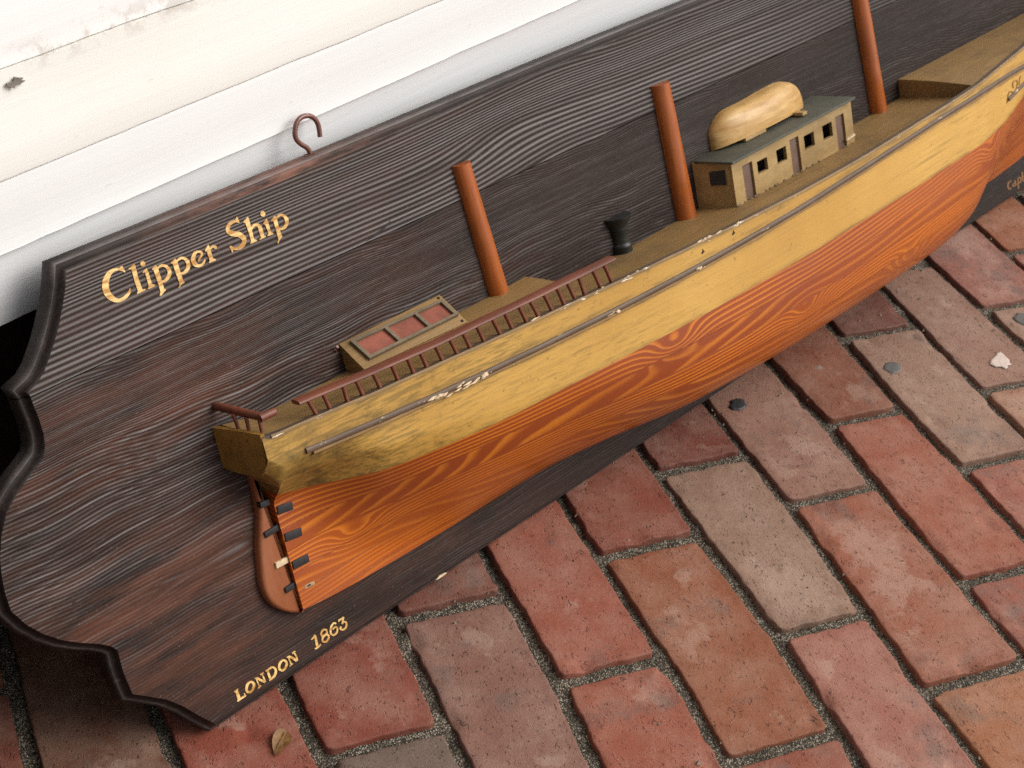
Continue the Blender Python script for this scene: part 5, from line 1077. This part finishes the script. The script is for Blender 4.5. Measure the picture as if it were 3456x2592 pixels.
# ---- masts: half rounds on the board, raked aft
def mast(ub, vb, ut, vt, rb, rtop, k):
    mb = MB(); G = []
    for t in np.linspace(0, 1, 24):
        u = ub+(ut-ub)*t; v = vb+(vt-vb)*t; r = rb+(rtop-rb)*t
        w = 1+.02*noise.noise(Vector((t*6, k, 0)))
        G.append([(u+r*w*math.cos(a), v+.10*r*math.cos(a)*0, .0002+r*w*math.sin(a)) for a in np.linspace(0, math.pi, 15)])
    mb.grid(G); mb.f.append(tuple(range(15))); mb.f.append(tuple(range(23*15, 24*15))[::-1])
    mb.grid([[G[i][0] for i in range(24)], [G[i][-1] for i in range(24)]])
    return mb.obj('mast', M_mast, plaque, 50)
mast(.3485, .1955, .3372, .3060, .0092, .0083, 1)
mast(.5890, .1765, .5822, .3005, .0110, .0100, 2)
mast(.9150, .1775, .9020, .3020, .0108, .0104, 3)

# ---- capstan: half turned post
prof = [(.0097, .1755), (.0097, .1800), (.0101, .1812), (.0099, .1830), (.0080, .1850), (.0083, .1868), (.0081, .1885), (.0084, .1960), (.0095, .1975), (.0093, .1990), (.0100, .2010), (.0118, .2048), (.0134, .2070), (.0138, .2078), (.0138, .2089)]
mb = MB(); G = [[(.4995+r*math.cos(a)*1.0-(v-.19)*.04, v, .0002+r*math.sin(a)) for a in np.linspace(0, math.pi, 18)] for r, v in prof]
mb.grid(G); mb.f.append(tuple(range(len(mb.v)-18, len(mb.v)))); mb.obj('capstan', M_capst, plaque, 40, label='black half turned capstan')

# ---- after railing
PO = DATA['posts']
rail_v = lambda u: float(np.interp(u, [.10, .17, .23, .32, .41], [.2105, .2068, .2052, .2058, .2078]))
h0, h1 = DATA['handrail_ends']
railing = empty('railing', (0, 0, 0), parent=plaque)
G = MB(); GG = []
for u in np.linspace(h0[0], h1[0], 90):
    n = float(NS(u))-.0016; v = rail_v(u); w = .0088+.0006*noise.noise(Vector((u*60, 0, 0)))
    GG.append([(u, v, n-.0006), (u, v+.0008, n+.0004), (u, v+.0022, n), (u, v+.0032, n-.0022), (u, v+.0034, n-w+.001), (u, v+.0026, n-w), (u, v+.0002, n-w+.0004)])
G.grid(GG, closed_v=True); G.f.append(tuple(range(7))); G.f.append(tuple(range(len(G.v)-7, len(G.v)))[::-1])
G.obj('handrail', M_rail, railing, 40)
base = None
for i, (ub, vb, n, ut, vt) in enumerate(PO):
    if base is None:
        mb = MB(); mb.tube([(0, -.0005, 0), (0, .25, 0), (0, .5, 0), (0, .75, 0), (0, 1, 0)], [.0017, .0016, .0015, .0016, .0017], 8)
        mb.v = [(x, y*.0115, z) for x, y, z in mb.v]
        base = mb.obj('baluster', M_rail, railing, 60); o = base
    else:
        o = base.copy(); COL.objects.link(o)
    du, dv = ut-ub, rail_v(ut)+.0004-vb
    o.location = (ub, vb, n-.0008); o.rotation_euler = (0, 0, -math.atan2(du, dv)); o.scale = (1, math.hypot(du, dv)/.0115, 1)
# ---- stern rail over the transom
sr = empty('stern_rail', (0, 0, 0), parent=plaque)
a, b, c = [Vector(p) for p in DATA['sternrail']]
mb = MB(); mb.tube([a+Vector((0, 0, -.003)), a, a.lerp(b, .5), b], .0030, 8); mb.tube([b+Vector((-.0025, 0, 0)), b.lerp(c, .6), c], .0029, 8)
mb.obj('handrail', M_rail, sr, 60)
for pb, pt in zip(DATA['sternposts_b'], DATA['sternposts_t']):
    mb = MB(); mb.tube([Vector(pb)+Vector((0, -.002, 0)), pt], .0014, 8); mb.obj('baluster', M_rail, sr, 60)

# ---- rudder
def catm2(P, n=4): return [tuple(p) for p in catmull(P, n)]
poly = catm2(DATA['rudderL'], 3)+[tuple(p) for p in DATA['rudderR']]
# rounded fore edge on the outer side
cx_ = np.mean([p[0] for p in poly]); L0 = poly
cl = offset(poly[::1], 0)
sgn = 1 if sum(poly[i-1][0]*poly[i][1]-poly[i][0]*poly[i-1][1] for i in range(len(poly))) < 0 else -1
mb = MB(); rings = []
for d, z in ((0, .0002), (0, .0042), (-.0006, .0058), (-.0016, .0068), (-.003, .0073)):
    rings.append([(x, y, z) for x, y in offset(poly, d*sgn)])
mb.grid(rings, closed_v=True); n = len(poly)
mb.f.append(tuple(range(len(mb.v)-n, len(mb.v))))
rud = mb.obj('rudder', M_rud, plaque, 45)
def strap(p0, p1, w, z, name, mat, par, h=.0016, z2=None):
    a = np.array(p0[:2]); b = np.array(p1[:2]); t = (b-a)/np.linalg.norm(b-a); m = np.array([-t[1], t[0]])*w/2
    mb = MB(); c = [a-m, b-m, b+m, a+m]
    za, zb = z, (z if z2 is None else z2)
    zz = [za, zb, zb, za]
    mb.prism([tuple(p) for p in c], [q-.003 for q in zz], [q+h for q in zz]); return mb.obj(name, mat, par, None, .0003)
sR = DATA['strapsR']
for i in range(4):
    strap(sR[2*i], sR[2*i+1], .0046, .0073, 'strap', M_bare if i == 2 else M_black, rud, .0018, label='broken pale strap') if i == 2 and False else strap(sR[2*i], sR[2*i+1], .0044, .0073, 'strap', M_bare if i == 2 else M_black, rud, .0018)
sH = DATA['strapsH']
for i in range(3):
    a, b = sH[2*i], sH[2*i+1]
    na = float(hull_n(max(a[0], .0905), a[1])); nb = float(hull_n(b[0], b[1]))
    strap((max(a[0], .0915), a[1]), b, .0062, na, 'strap', M_black, hull, .0012, nb)
a, b = sH[6], sH[7]
strap((a[0]+.002, a[1]), b, .0030, .0098, 'strap_scar', mat_flat('bare_scar', (.42, .30, .17, 1), .8, .5, 400), hull, .0008)
strap((a[0]+.0045, a[1]-.0002), (a[0]+.0075, a[1]-.0003), .0012, .0104, 'nail_hole', M_dark, hull, .0006)

# ---- deckhouse
HV0, HV1 = .1770, .2190
wn_ = .0365
house = empty('deckhouse', (0, 0, 0), parent=plaque)
uL, uR = .6195, .8150
# front wall with real openings: columns and rows of blocks round every window and door
doors = [(min(p[0] for p in d), max(p[0] for p in d), HV0-.0002, max(p[1] for p in d)) for d in DATA['doors']]
wins = [(min(p[0] for p in d)+.0004, max(p[0] for p in d)-.0004, np.mean(sorted(p[1] for p in d)[:2]), np.mean(sorted(p[1] for p in d)[2:])) for d in DATA['wins']]
ops = sorted([(a, b, c, d, 'd') for a, b, c, d in doors]+[(a, b, c, d, 'w') for a, b, c, d in wins])
th = .0034
mb = MB(); x = uL
for (a, b, c, d, k) in ops:
    mb.box(x, a, HV0, HV1, wn_-th, wn_)
    mb.box(a, b, d, HV1, wn_-th, wn_)
    if k == 'w': mb.box(a, b, HV0, c, wn_-th, wn_)
    x = b
mb.box(x, uR, HV0, HV1, wn_-th, wn_)
bm_o = mb.obj('wall', M_house, house, label='long front wall of the deckhouse')
mb = MB(); u0 = .6105
mb.hexa([(u0, HV0, .0003), (u0+.0034, HV0, .0003), (u0+.0124, HV0, wn_-th), (u0+.009, HV0, wn_-th), (u0, HV1+.002, .0003), (u0+.0034, HV1+.002, .0003), (u0+.0124, HV1, wn_-th), (u0+.009, HV1, wn_-th)])
mb.obj('wall', M_house, house, label='after end wall of the deckhouse')
mb = MB(); mb.box(uR-.0034, uR, HV0, HV1, .0003, wn_-th); mb.obj('wall', M_house, house, label='forward end wall of the deckhouse')
for (a, b, c, d) in doors:
    mb = MB(); mb.box(a, b, c, d, wn_-th-.001, wn_-.0022); mb.obj('door', M_door, house)
for (a, b, c, d) in wins:
    mb = MB(); mb.box(a-.001, b+.001, c-.001, d+.001, wn_-.011, wn_-.010); mb.obj('window', M_dark, house)
ew = DATA['endwin']
mb = MB(); e = [( .6105+.009*p[2]/wn_-.0004, p[1], p[2]) for p in ew]
mb.add(e+[(x+.001, y, z) for x, y, z in e], [(0, 1, 2, 3), (7, 6, 5, 4), (0, 1, 5, 4), (1, 2, 6, 5), (2, 3, 7, 6), (3, 0, 4, 7)])
mb.obj('window', M_slate, house, label='slate coloured window in the after end')
r0, r1, r2_, r3 = DATA['roof']
mb = MB()
top = [(r0[0], r0[1], .0003), (r1[0], r1[1], .0003), (r3[0]+.001, r3[1], .0430), (r2_[0], r2_[1], .0430)]
mb.hexa([(x, y-.0022, z) for x, y, z in top]+top)
mb.obj('roof', M_green, house, None, .0004)
mb = MB()
for k in range(26):
    rr = random.Random(k); u = uL+.001+rr.random()*(uR-uL-.002); s = rr.uniform(.0006, .002)
    if rr.random() < .5: u = uL+rr.random()**2*.06
    mb.add([(u-s, HV0+.0022, wn_+.0012), (u+s*.2, HV0+.0030, wn_+.0002), (u+s, HV0+.0021, wn_+.0010), (u, HV0+.0014, wn_+.0026)], [(0, 1, 3), (1, 2, 3), (0, 2, 1), (0, 3, 2)])
mb.obj('glue_crumbs', M_frame, house, kind='stuff')
mb = MB(); mb.hexa([(.7985, .1842, .0368), (.8135, .1850, .0368), (.8135, .1872, .0368), (.7985, .1855, .0368), (.7985, .1842, .0390), (.8135, .1850, .0385), (.8135, .1872, .0385), (.7985, .1855, .0390)])
mb.obj('splinter', M_bare, house)

# ---- lifeboat, keel up on two chocks
bo = catmull(DATA['boat'][:10], 4)
bot = [(.7815, .2241), (.7719, .2215), (.745, .2245), (.7191, .2255), (.69, .2248), (.66, .2228), (.64, .2215)]
upper = [(float(p[0]), float(p[1])) for p in bo]
mb = MB(); NB = 40; G = []
us_ = np.linspace(0, 1, NB)
ue0, ue1 = .6397, .7812
uu_, vv_ = [p[0] for p in upper], [p[1] for p in upper]
def topv(u):
    best = .2235
    for i in range(len(uu_)-1):
        a, b = sorted((uu_[i], uu_[i+1]))
        if a <= u <= b and b > a:
            t = (u-uu_[i])/(uu_[i+1]-uu_[i]); best = max(best, vv_[i]+(vv_[i+1]-vv_[i])*t)
    return best
for s in us_:
    u = ue0+(ue1-ue0)*(.5-.5*math.cos(math.pi*s))
    vt = topv(u); vg = .2222+.0045*math.sin(math.pi*s)**.8+.0022*max(0, (.12-s)/.12)*0
    q = (u-ue0)/(ue1-ue0); dep = .0215*(max(0., 4*q*(1-q)))**.42
    row = []
    for a in np.linspace(0, math.pi/2, 12):
        row.append((u, vg+(vt-vg)*math.sin(a)**.72, .0003+dep*math.cos(a)**.62))
    G.append([(u, vg, .0003)]+row)
mb.grid(G)
boat = mb.obj('lifeboat', M_boat, plaque, 70, label='pale upturned half lifeboat')
for (a, b, n0, n1) in ((.668, .700, .0005, .0195), (.7445, .752, .0005, .0300)):
    mb = MB(); va = .2227+(a-.61)*.02
    mb.hexa([(a, va-.001, n0), (b, va-.001, n0), (b, va-.001, n1), (a, va-.001, n1), (a, va+.0022, n0), (b, va+.0022, n0), (b, va+.0022, n1), (a, va+.0022, n1)])
    mb.obj('chock', M_house, boat, None, .0004)

# ---- skylight house on the after deck
cc = [Vector(p) for p in DATA['cabcorners']]
cc[0] += Vector((0, 0, .0003)); cc[1] += Vector((0, 0, .0003))
sky_ = empty('skylight_house', (0, 0, 0), parent=plaque)
mb = MB(); base_v = lambda p: .1890
th_ = Vector((0, -.0028, -.0015))
low = [Vector((p.x+.001*(1 if p.x < .2 else -1), .1890, max(.0003, p.z-.0012*(p.z > .01)))) for p in cc]
mb.hexa([tuple(p) for p in low]+[tuple(p+Vector((0, -.0022, 0))) for p in cc])
mb.obj('wall', M_deck, sky_)
def q4(P, f): return [P[i]+(sum(P, Vector())/4-P[i])*f for i in range(4)]
nrm = (cc[1]-cc[0]).cross(cc[3]-cc[0]).normalized()
if nrm.z < 0: nrm = -nrm
cR = [cc[0].copy(), cc[1].copy(), cc[2].copy(), cc[3].copy()]
mb = MB(); mb.hexa([tuple(p-nrm*.0026) for p in cR]+[tuple(p) for p in cR]); mb.obj('roof', M_deck, sky_, None, .0006)
fr = [Vector(p) for p in DATA['cabframe']]; panes = [[Vector(p) for p in q] for q in DATA['cabpanes']]
def bil(P, s, t): return (P[0]*(1-s)+P[1]*s)*(1-t)+(P[3]*(1-s)+P[2]*s)*t
mb = MB(); z0, z1 = nrm*.0001, nrm*.0030
def bar(s0, s1, t0, t1):
    c = [bil(fr, s0, t0), bil(fr, s1, t0), bil(fr, s1, t1), bil(fr, s0, t1)]
    mb.hexa([tuple(p+z0) for p in c]+[tuple(p+z1) for p in c])
xs = [0, .034, .338, .372, .668, .702, .966, 1]; ts = [0, .12, .88, 1]
bar(0, 1, 0, ts[1]); bar(0, 1, ts[2], 1)
for i in (0, 2, 4, 6): bar(xs[i], xs[i+1], ts[1], ts[2])
frame = mb.obj('skylight_frame', M_frame, sky_)
for i in (1, 3, 5):
    c = [bil(fr, xs[i], ts[1]), bil(fr, xs[i+1], ts[1]), bil(fr, xs[i+1], ts[2]), bil(fr, xs[i], ts[2])]
    mb = MB(); mb.hexa([tuple(p+nrm*.00005) for p in c]+[tuple(p+nrm*.0007) for p in c]); mb.obj('pane', M_pane, sky_)
for s, t in ((.965, .08), (.965, .92)):
    p = bil(cR, s, t); mb = MB(); mb.tube([p-nrm*.001, p+nrm*.0006], .0011, 8); mb.obj('nail', M_rim, sky_)
mb = MB(); mb.tube([(.1815, .2135, .0002), (.1812, .2180, .0040)], .0006, 6); mb.tube([(.1812, .2178, .0036), (.1812, .2184, .0044)], .0012, 6); mb.obj('nail', M_hook, plaque)
# ================================================================== PAVING
AZ = 0.422294
W_, L_ = 0.094074, .213
CA, SA = math.cos(AZ), math.sin(AZ)
O0 = (0.122137, -0.025389)
def lat2w(x, y):
    dx, dy = x-O0[0], y-O0[1]
    return (CA*dx+SA*dy, -SA*dx+CA*dy)
lx, ly = lat2w(0, 0)
PZ = -.0033
pavement = empty('pavement', (lx, ly, PZ), (0, 0, -AZ), kind='structure')
# measured wander of each long joint: y -> dx
JW = {1: [(.01, -.0055), (-.043, -.0008)], 2: [(.004, -.0025), (-.075, .0038)], 3: [(.052, .0009), (-.105, .0027)], 4: [(.094, .0023), (-.052, .0043), (-.134, -.0013)],
      5: [(.117, -.0028), (-.079, .001), (-.164, -.0019)], 6: [(.085, .0006), (-.058, .0059), (-.192, -.0001)], 7: [(.218, -.0005), (.074, .0029), (-.14, -.0047), (-.224, -.0044)],
      8: [(.257, 0), (.161, .0044), (.035, .0016), (-.135, .0042)], 9: [(.296, .0011), (.166, -.0032), (.064, .0004)], 10: [(.341, .0018), (.161, -.0016), (.1, -.001)], 11: [(.381, -.0077), (.219, -.0019)]}
def jx(k, y):
    d = 0.
    if k in JW:
        p = sorted(JW[k]); d = float(np.interp(y, [q[0] for q in p], [q[1] for q in p]))
    return k*W_+d
EY = {2: -.063, 3: .0464, 4: -.0502, 5: .064, 6: .145, 7: .0747, 8: .1622, 9: .2778, 10: .166, 11: .2844}
E2 = {(5, 1): -.1565, (6, 1): -.0588, (7, 1): -.143, (8, 1): -.0522, (9, 1): .0735}
def ey(c, n):
    if (c, n) in E2: return E2[(c, n)]
    b = EY.get(c, (.064 if c % 2 else -.055)+.004*math.sin(c*3.3))
    return b-n*L_+(.003*math.sin(c*5.1+n*2.7) if n not in (0, 1) else 0)
RED, DRED, TAN, PINK, ORA, BRN, GRY = (150, 82, 64), (134, 68, 54), (168, 128, 108), (172, 104, 92), (168, 98, 70), (118, 66, 52), (134, 112, 98)
TONE = {(2, -1): (150, 72, 58), (2, 0): (126, 106, 94), (3, -1): (134, 72, 60), (3, 0): (148, 104, 90), (4, -1): (168, 90, 74), (4, 0): (166, 86, 68), (5, -1): (150, 74, 58), (5, 0): (158, 88, 62),
        (5, 1): (156, 82, 64), (6, -1): (132, 64, 52), (6, 0): (162, 126, 106), (6, 1): (174, 106, 94), (7, -1): (162, 116, 98), (7, 0): (166, 94, 74), (7, 1): (176, 108, 78), (8, -1): (150, 84, 64),
        (8, 0): (170, 94, 76), (8, 1): (168, 94, 80), (9, -1): (128, 72, 62), (9, 0): (170, 132, 112), (9, 1): (172, 100, 86), (10, -1): (166, 126, 108), (10, 0): (178, 130, 104), (11, -1): (168, 104, 94),
        (11, 0): (172, 136, 116), (11, 1): (176, 118, 96), (12, 0): (184, 140, 130), (12, -1): (180, 136, 126), (1, 0): (156, 74, 58), (1, -1): (112, 64, 50), (0, 0): (104, 62, 50), (0, -1): (120, 74, 58), (3, 1): (140, 96, 84)}
def brick(c, n, seed):
    ya, yb = ey(c, n)-.0056, ey(c, n+1)+.0056
    rr = random.Random(seed)
    gl, gr = rr.uniform(.0042, .0064), rr.uniform(.0042, .0064)
    near = TONE.get((c, n)) is not None
    def edges(Ln):
        e = [0, .0004, .0010, .0018, .0035, .006, .010]
        k = max(3, int((Ln-.02)/(.0045 if near else .02))); return e+list(np.linspace(.010, Ln-.010, k)[1:-1])+[Ln-q for q in e[::-1]]
    LY = ya-yb; WX = W_-gl-gr
    sx, sy = edges(WX), edges(LY)
    tilt = (rr.uniform(-.006, .006), rr.uniform(-.004, .004)); zo = rr.uniform(-.0012, .0010)
    bites = [(rr.choice([0, WX]) if rr.random() < .7 else rr.uniform(0, WX), rr.uniform(0, LY), rr.uniform(.004, .011), rr.uniform(.001, .004)) for _ in range(rr.randint(2, 5))]
    V = []; ED = []
    for y in sy:
        yy = ya-y
        xl, xr = jx(c, yy)+gl, jx(c+1, yy)-gr
        for x in sx:
            t = x/WX; X = xl+(xr-xl)*t; Y = yy
            ex, eyy = min(x, WX-x), min(y, LY-y); e = min(ex, eyy)
            # rounded plan corner
            rc = .0045
            if ex < rc and eyy < rc:
                q = math.hypot(rc-ex, rc-eyy)
                m = max(rc-ex, rc-eyy)
                if q > 1e-9:
                    s = m/q; ox, oy = (rc-ex)*(1-s), (rc-eyy)*(1-s)
                    X += ox*(1 if x < WX/2 else -1); Y -= oy*(1 if y < LY/2 else -1)
            w1 = noise.noise(Vector((X*60, Y*60, seed)))*.0016+noise.noise(Vector((X*190, Y*190, seed+.5)))*.0011
            fal = max(0, 1-e/.006)
            if ex <= eyy: X += w1*fal
            else: Y += w1*fal
            rd = .0017
            z = 0 if e >= rd else -rd*(1-math.sqrt(max(0, 1-(1-e/rd)**2)))
            z += zo+tilt[0]*(x-WX/2)+tilt[1]*(y-LY/2)+.0006*noise.noise(Vector((X*30, Y*30, seed+3)))+.0003*noise.noise(Vector((X*120, Y*120, seed+6)))
            for bx, by, br, bd_ in bites:
                d = math.hypot(x-bx, (y-by)*.7)/br
                if d < 1: z -= bd_*(1-d*d)
            V.append((X, Y, z)); ED.append(max(0, 1-e/.022))
    nx, ny = len(sx), len(sy)
    F = [(j*nx+i, (j+1)*nx+i, (j+1)*nx+i+1, j*nx+i+1) for j in range(ny-1) for i in range(nx-1)]
    bd = [i for i in range(nx)]+[j*nx+nx-1 for j in range(1, ny)]+[(ny-1)*nx+i for i in range(nx-2, -1, -1)]+[j*nx for j in range(ny-2, 0, -1)]
    k0 = len(V)
    for i in bd: V.append((V[i][0], V[i][1], -.045)); ED.append(1)
    m = len(bd)
    F += [(bd[i], bd[(i+1) % m], k0+(i+1) % m, k0+i) for i in range(m)]
    o = mesh_obj('brick', V, F, M_brick, pavement, 55, {'edge': ED})
    col = TONE.get((c, n)) or rr.choice([RED, RED, DRED, TAN, PINK, ORA, BRN, GRY])
    cl = srgb(*col, k=.66); g_ = 1.06 if col[1] < .62*col[0] else .95
    o.color = (cl[0]*.95, cl[1]*g_, cl[2]*.93, 1)
    return o
cnt = 0
for c in range(-6, 22):
    for n in range(-12, 9):
        xm, ym = (c+.5)*W_, ey(c, n)-L_/2
        X, Y = lat2w(xm, ym)
        if Y > .40 or Y < -1.0 or X < -.75 or X > 2.1: continue
        if (X-.5)**2/1.5**2+(Y+.1)**2/.85**2 > 1: continue
        brick(c, n, c*37+n*11+500); cnt += 1
# sand in the joints
mb = MB(); G = []
gx = np.arange(-.8, 2.2, .006)
xs_ = np.arange(-.2, 1.6, .0042); ys_ = np.arange(-.45, .62, .0042)
V = []
for y in ys_:
    for x in xs_:
        V.append((x, y, -.0055+.0018*noise.noise(Vector((x*60, y*60, 1)))+.0016*noise.noise(Vector((x*190, y*190, 2)))-.002*max(0, noise.noise(Vector((x*14, y*14, 5))))))
nx = len(xs_)
F = [(j*nx+i, j*nx+i+1, (j+1)*nx+i+1, (j+1)*nx+i) for j in range(len(ys_)-1) for i in range(nx-1)]
mesh_obj('joint_sand', V, F, M_sand, pavement, 180, {'e': [0]*len(V)}, kind='stuff')
# loose grit lying on the bricks, most of it along the joints and the foot of the board
mb = MB(); rr = random.Random(91)
for k in range(420):
    if k < 130:
        X, Y = rr.uniform(-.02, 1.1), -.006-abs(rr.gauss(0, .02))
    else: X, Y = rr.uniform(-.15, 1.3), rr.uniform(-.40, .05)
    x, y = CA*X-SA*Y+O0[0], SA*X+CA*Y+O0[1]
    s = rr.uniform(.0004, .0011) if rr.random() < .93 else rr.uniform(.0011, .002)
    p = [(x+s*rr.uniform(-1, 1), y+s*rr.uniform(-1, 1), .0002+s*rr.uniform(.2, 1.1)) for _ in range(2)]
    mb.add([(x-s, y-s*.5, -.0012), (x+s, y-s*.6, -.0012), (x+s*.1, y+s, -.0012)]+p, [(0, 1, 3), (1, 2, 3), (2, 0, 4), (0, 3, 4), (2, 3, 4)])
mb.obj('grit', mat_flat('grit_grains', (.40, .33, .25, 1), .8, .75, 500), pavement, None, kind='stuff')
# paving carries on as one sheet beyond the bricks
tg = NT('far_paving', .8, .3)
br = tg.n.new('ShaderNodeTexBrick'); tg.l.new(tg.mp((1, 1, 1)), br.inputs['Vector'])
br.inputs['Color1'].default_value = (.25, .085, .055, 1); br.inputs['Color2'].default_value = (.33, .17, .12, 1); br.inputs['Mortar'].default_value = (.06, .052, .04, 1)
br.inputs['Scale'].default_value = 1; br.inputs['Brick Width'].default_value = L_; br.inputs['Row Height'].default_value = W_; br.inputs['Mortar Size'].default_value = .005
mesh_obj('ground', [(-12, -14, -.020), (14, -14, -.020), (14, 6, -.020), (-12, 6, -.020)], [(0, 1, 2, 3)], tg.fin(br.outputs['Color']), None, None, kind='structure')

# ================================================================== WALL BASE
SL = math.atan(.055)
wall = empty('building_wall', (0, 0, 0), (0, -SL, 0), label='white painted stepped wooden base of a building wall behind the plaque', category='wall')
def profile(name, pts, mat, x0=-4, x1=5, dens=None, amp=.0005, **tags):
    """closed (y, z) profile run along x, edges slightly uneven like thick old paint"""
    X = np.concatenate([np.arange(x0, -.3, .5), np.arange(-.3, 1.0, .006), np.arange(1.0, x1, .5)])
    G = [[(x, y+amp*.5*noise.noise(Vector((x*9, y*20, z*20))), z+amp*1.6*noise.noise(Vector((x*14, 7+z*9, 7)))+amp*noise.noise(Vector((x*70, 3+z*30, 2)))) for i, (y, z) in enumerate(pts)] for x in X]
    mb = MB(); mb.grid(G, closed_v=True); m = len(pts); mb.f.append(tuple(range(m))); mb.f.append(tuple(range(len(mb.v)-m, len(mb.v)))[::-1])
    return mb.obj(name, mat, wall, 32, **tags)
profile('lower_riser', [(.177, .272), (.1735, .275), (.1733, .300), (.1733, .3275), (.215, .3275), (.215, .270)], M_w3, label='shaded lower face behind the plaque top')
profile('step_nosing', [(.1722, .3282), (.1705, .3290), (.1712, .3306), (.1735, .3400), (.1762, .3520), (.1790, .3700), (.1800, .3725), (.26, .3725), (.26, .3281)], M_w0, label='bright white band')
profile('middle_board', [(.1808, .3729), (.1792, .3737), (.1790, .3755), (.1830, .395), (.1870, .418), (.1905, .4380), (.26, .4380), (.26, .3729)], M_w2, label='cream coloured middle board')
profile('upper_wall', [(.1930, .4382), (.1912, .4392), (.1918, .4415), (.1940, .4470), (.1942, 2.6), (.30, 2.6), (.30, .4382)], M_w1, label='flat white wall above the sill')
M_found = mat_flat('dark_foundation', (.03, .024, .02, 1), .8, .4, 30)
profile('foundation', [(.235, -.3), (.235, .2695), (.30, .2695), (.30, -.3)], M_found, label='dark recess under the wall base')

M_peel = mat_flat('bare_grey_spot', (.25, .22, .19, 1), .8, .5, 300)
for (x, z, sx_, sz_, sd) in ((.0261, .4295, .0050, .0024, 1),):
    mb = MB(); rr = random.Random(sd)
    yy_ = float(np.interp(z, [.3755, .395, .418, .438], [.1790, .1830, .1870, .1905]))
    P_ = [(x+sx_*(1+.5*rr.uniform(-1, 1))*math.cos(a), z+sz_*(1+.6*rr.uniform(-1, 1))*math.sin(a)) for a in np.linspace(0, 2*math.pi, 13)[:-1]]
    mb.prism(P_, 0, .0006); mb.v = [(a, yy_-.0012-c*2+(b-z)*.18, b) for a, b, c in mb.v]
    mb.obj('peeled_spot', M_peel, wall)
# unseen dark block, added out of view to shade the lower left corner
mb = MB(); mb.prism([(-.27, .21), (-.27, -.20), (-.95, -.20), (-.95, .21)], -.3, 1.1)
mb.obj('shade_block', M_found, wall, None, .004, label='unseen dark block added out of view to shade the lower left corner')

# ================================================================== SMALL THINGS ON THE BRICKS
def blob(name, cx, cy, rx, ry, h, mat, seed, rough=.25, ang=0., **tags):
    mb = MB(); N = 22; G = []
    for r, z in ((1, 0), (.93, .7), (.75, 1), (.4, 1.05)):
        ring = []
        for k in range(N):
            a = 2*math.pi*k/N; q = 1+rough*noise.noise(Vector((math.cos(a)*1.4, math.sin(a)*1.4, seed)))+rough*.5*noise.noise(Vector((math.cos(a)*4, math.sin(a)*4, seed+2)))
            x, y = rx*r*q*math.cos(a), ry*r*q*math.sin(a)
            ring.append((x*math.cos(ang)-y*math.sin(ang), x*math.sin(ang)+y*math.cos(ang), z*h-.0006*(r == 1)))
        G.append(ring)
    mb.grid(G, closed_v=True); mb.f.append(tuple(range(3*N, 4*N)))
    o = mb.obj(name, mat, None, 60, **tags); o.location = (cx, cy, PZ+.0006); return o
M_gum1 = mat_flat('black_gum', (.035, .034, .035, 1), .5, .4, 200); M_gum2 = mat_flat('grey_gum', (.115, .112, .102, 1), .6, .3, 200)
M_splash = mat_flat('white_paint_splash', (.60, .50, .43, 1), .7, .25, 250)
gx_ = DATA['gums']
blob('gum_spot', gx_[0][0], gx_[0][1], .0115, .0068, .0012, M_gum1, 3, .45, .15, label='black flattened gum spot on a tan brick beside the hull', category='gum spot', group='gum spots on the paving')
blob('gum_spot', gx_[1][0], gx_[1][1], .0120, .0080, .0010, M_gum2, 5, .3, .1, label='grey oval gum spot on a tan brick left of the white paint splash', category='gum spot', group='gum spots on the paving')
blob('gum_spot', gx_[5][0]+.004, gx_[5][1]-.004, .0125, .0105, .0010, M_gum2, 8, .3, .4, label='grey gum spot on the tan brick at the right picture edge', category='gum spot', group='gum spots on the paving')
blob('paint_splash', gx_[2][0], gx_[2][1], .0125, .0105, .00015, M_splash, 11, .55, .2, label='white splash of dried paint on a tan brick', category='paint splash')
blob('smear', gx_[3][0], gx_[3][1], .0075, .0035, .0006, mat_flat('pale_smear', (.26, .19, .155, 1), .7, .5, 300), 14, .9, -.2, label='small pale grey smear on a red brick beside the hull', category='smear')
# dry leaf, curled
mb = MB(); lc = Vector((.0335, -.0335))
o2 = [(-.0135, -.0075), (-.008, .0035), (-.001, .0088), (.0055, .0098), (.0098, .0062), (.0085, -.0015), (.003, -.0062), (-.005, -.0068)]
ol = [(p[0], p[1]) for p in catmull(o2, 4, True)]
G = []
for s in (1., .82, .6, .35, .1):
    G.append([(x*s+.001, y*s, .0012+.0042*(abs(y*s*.8-x*s*.35)/.008)**1.4*(1 if y > -.2*x else .5)+.0012*noise.noise(Vector((x*s*260, y*s*260, 3)))) for x, y in ol])
mb.grid(G, closed_v=True); mb.f.append(tuple(range(len(mb.v)-len(ol), len(mb.v))))
mb.tube([(-.0125, -.007, .003), (-.004, -.001, .0022), (.008, .005, .0026)], .0004, 5)
leaf = mb.obj('leaf', mat_flat('dry_leaf', (.24, .115, .035, 1), .6, .55, 260), None, 60, label='curled dry brown leaf on a red brick near the lettering', category='leaf')
leaf.scale = (.85, .85, .85); leaf.location = (lc.x, lc.y, PZ+.0010)
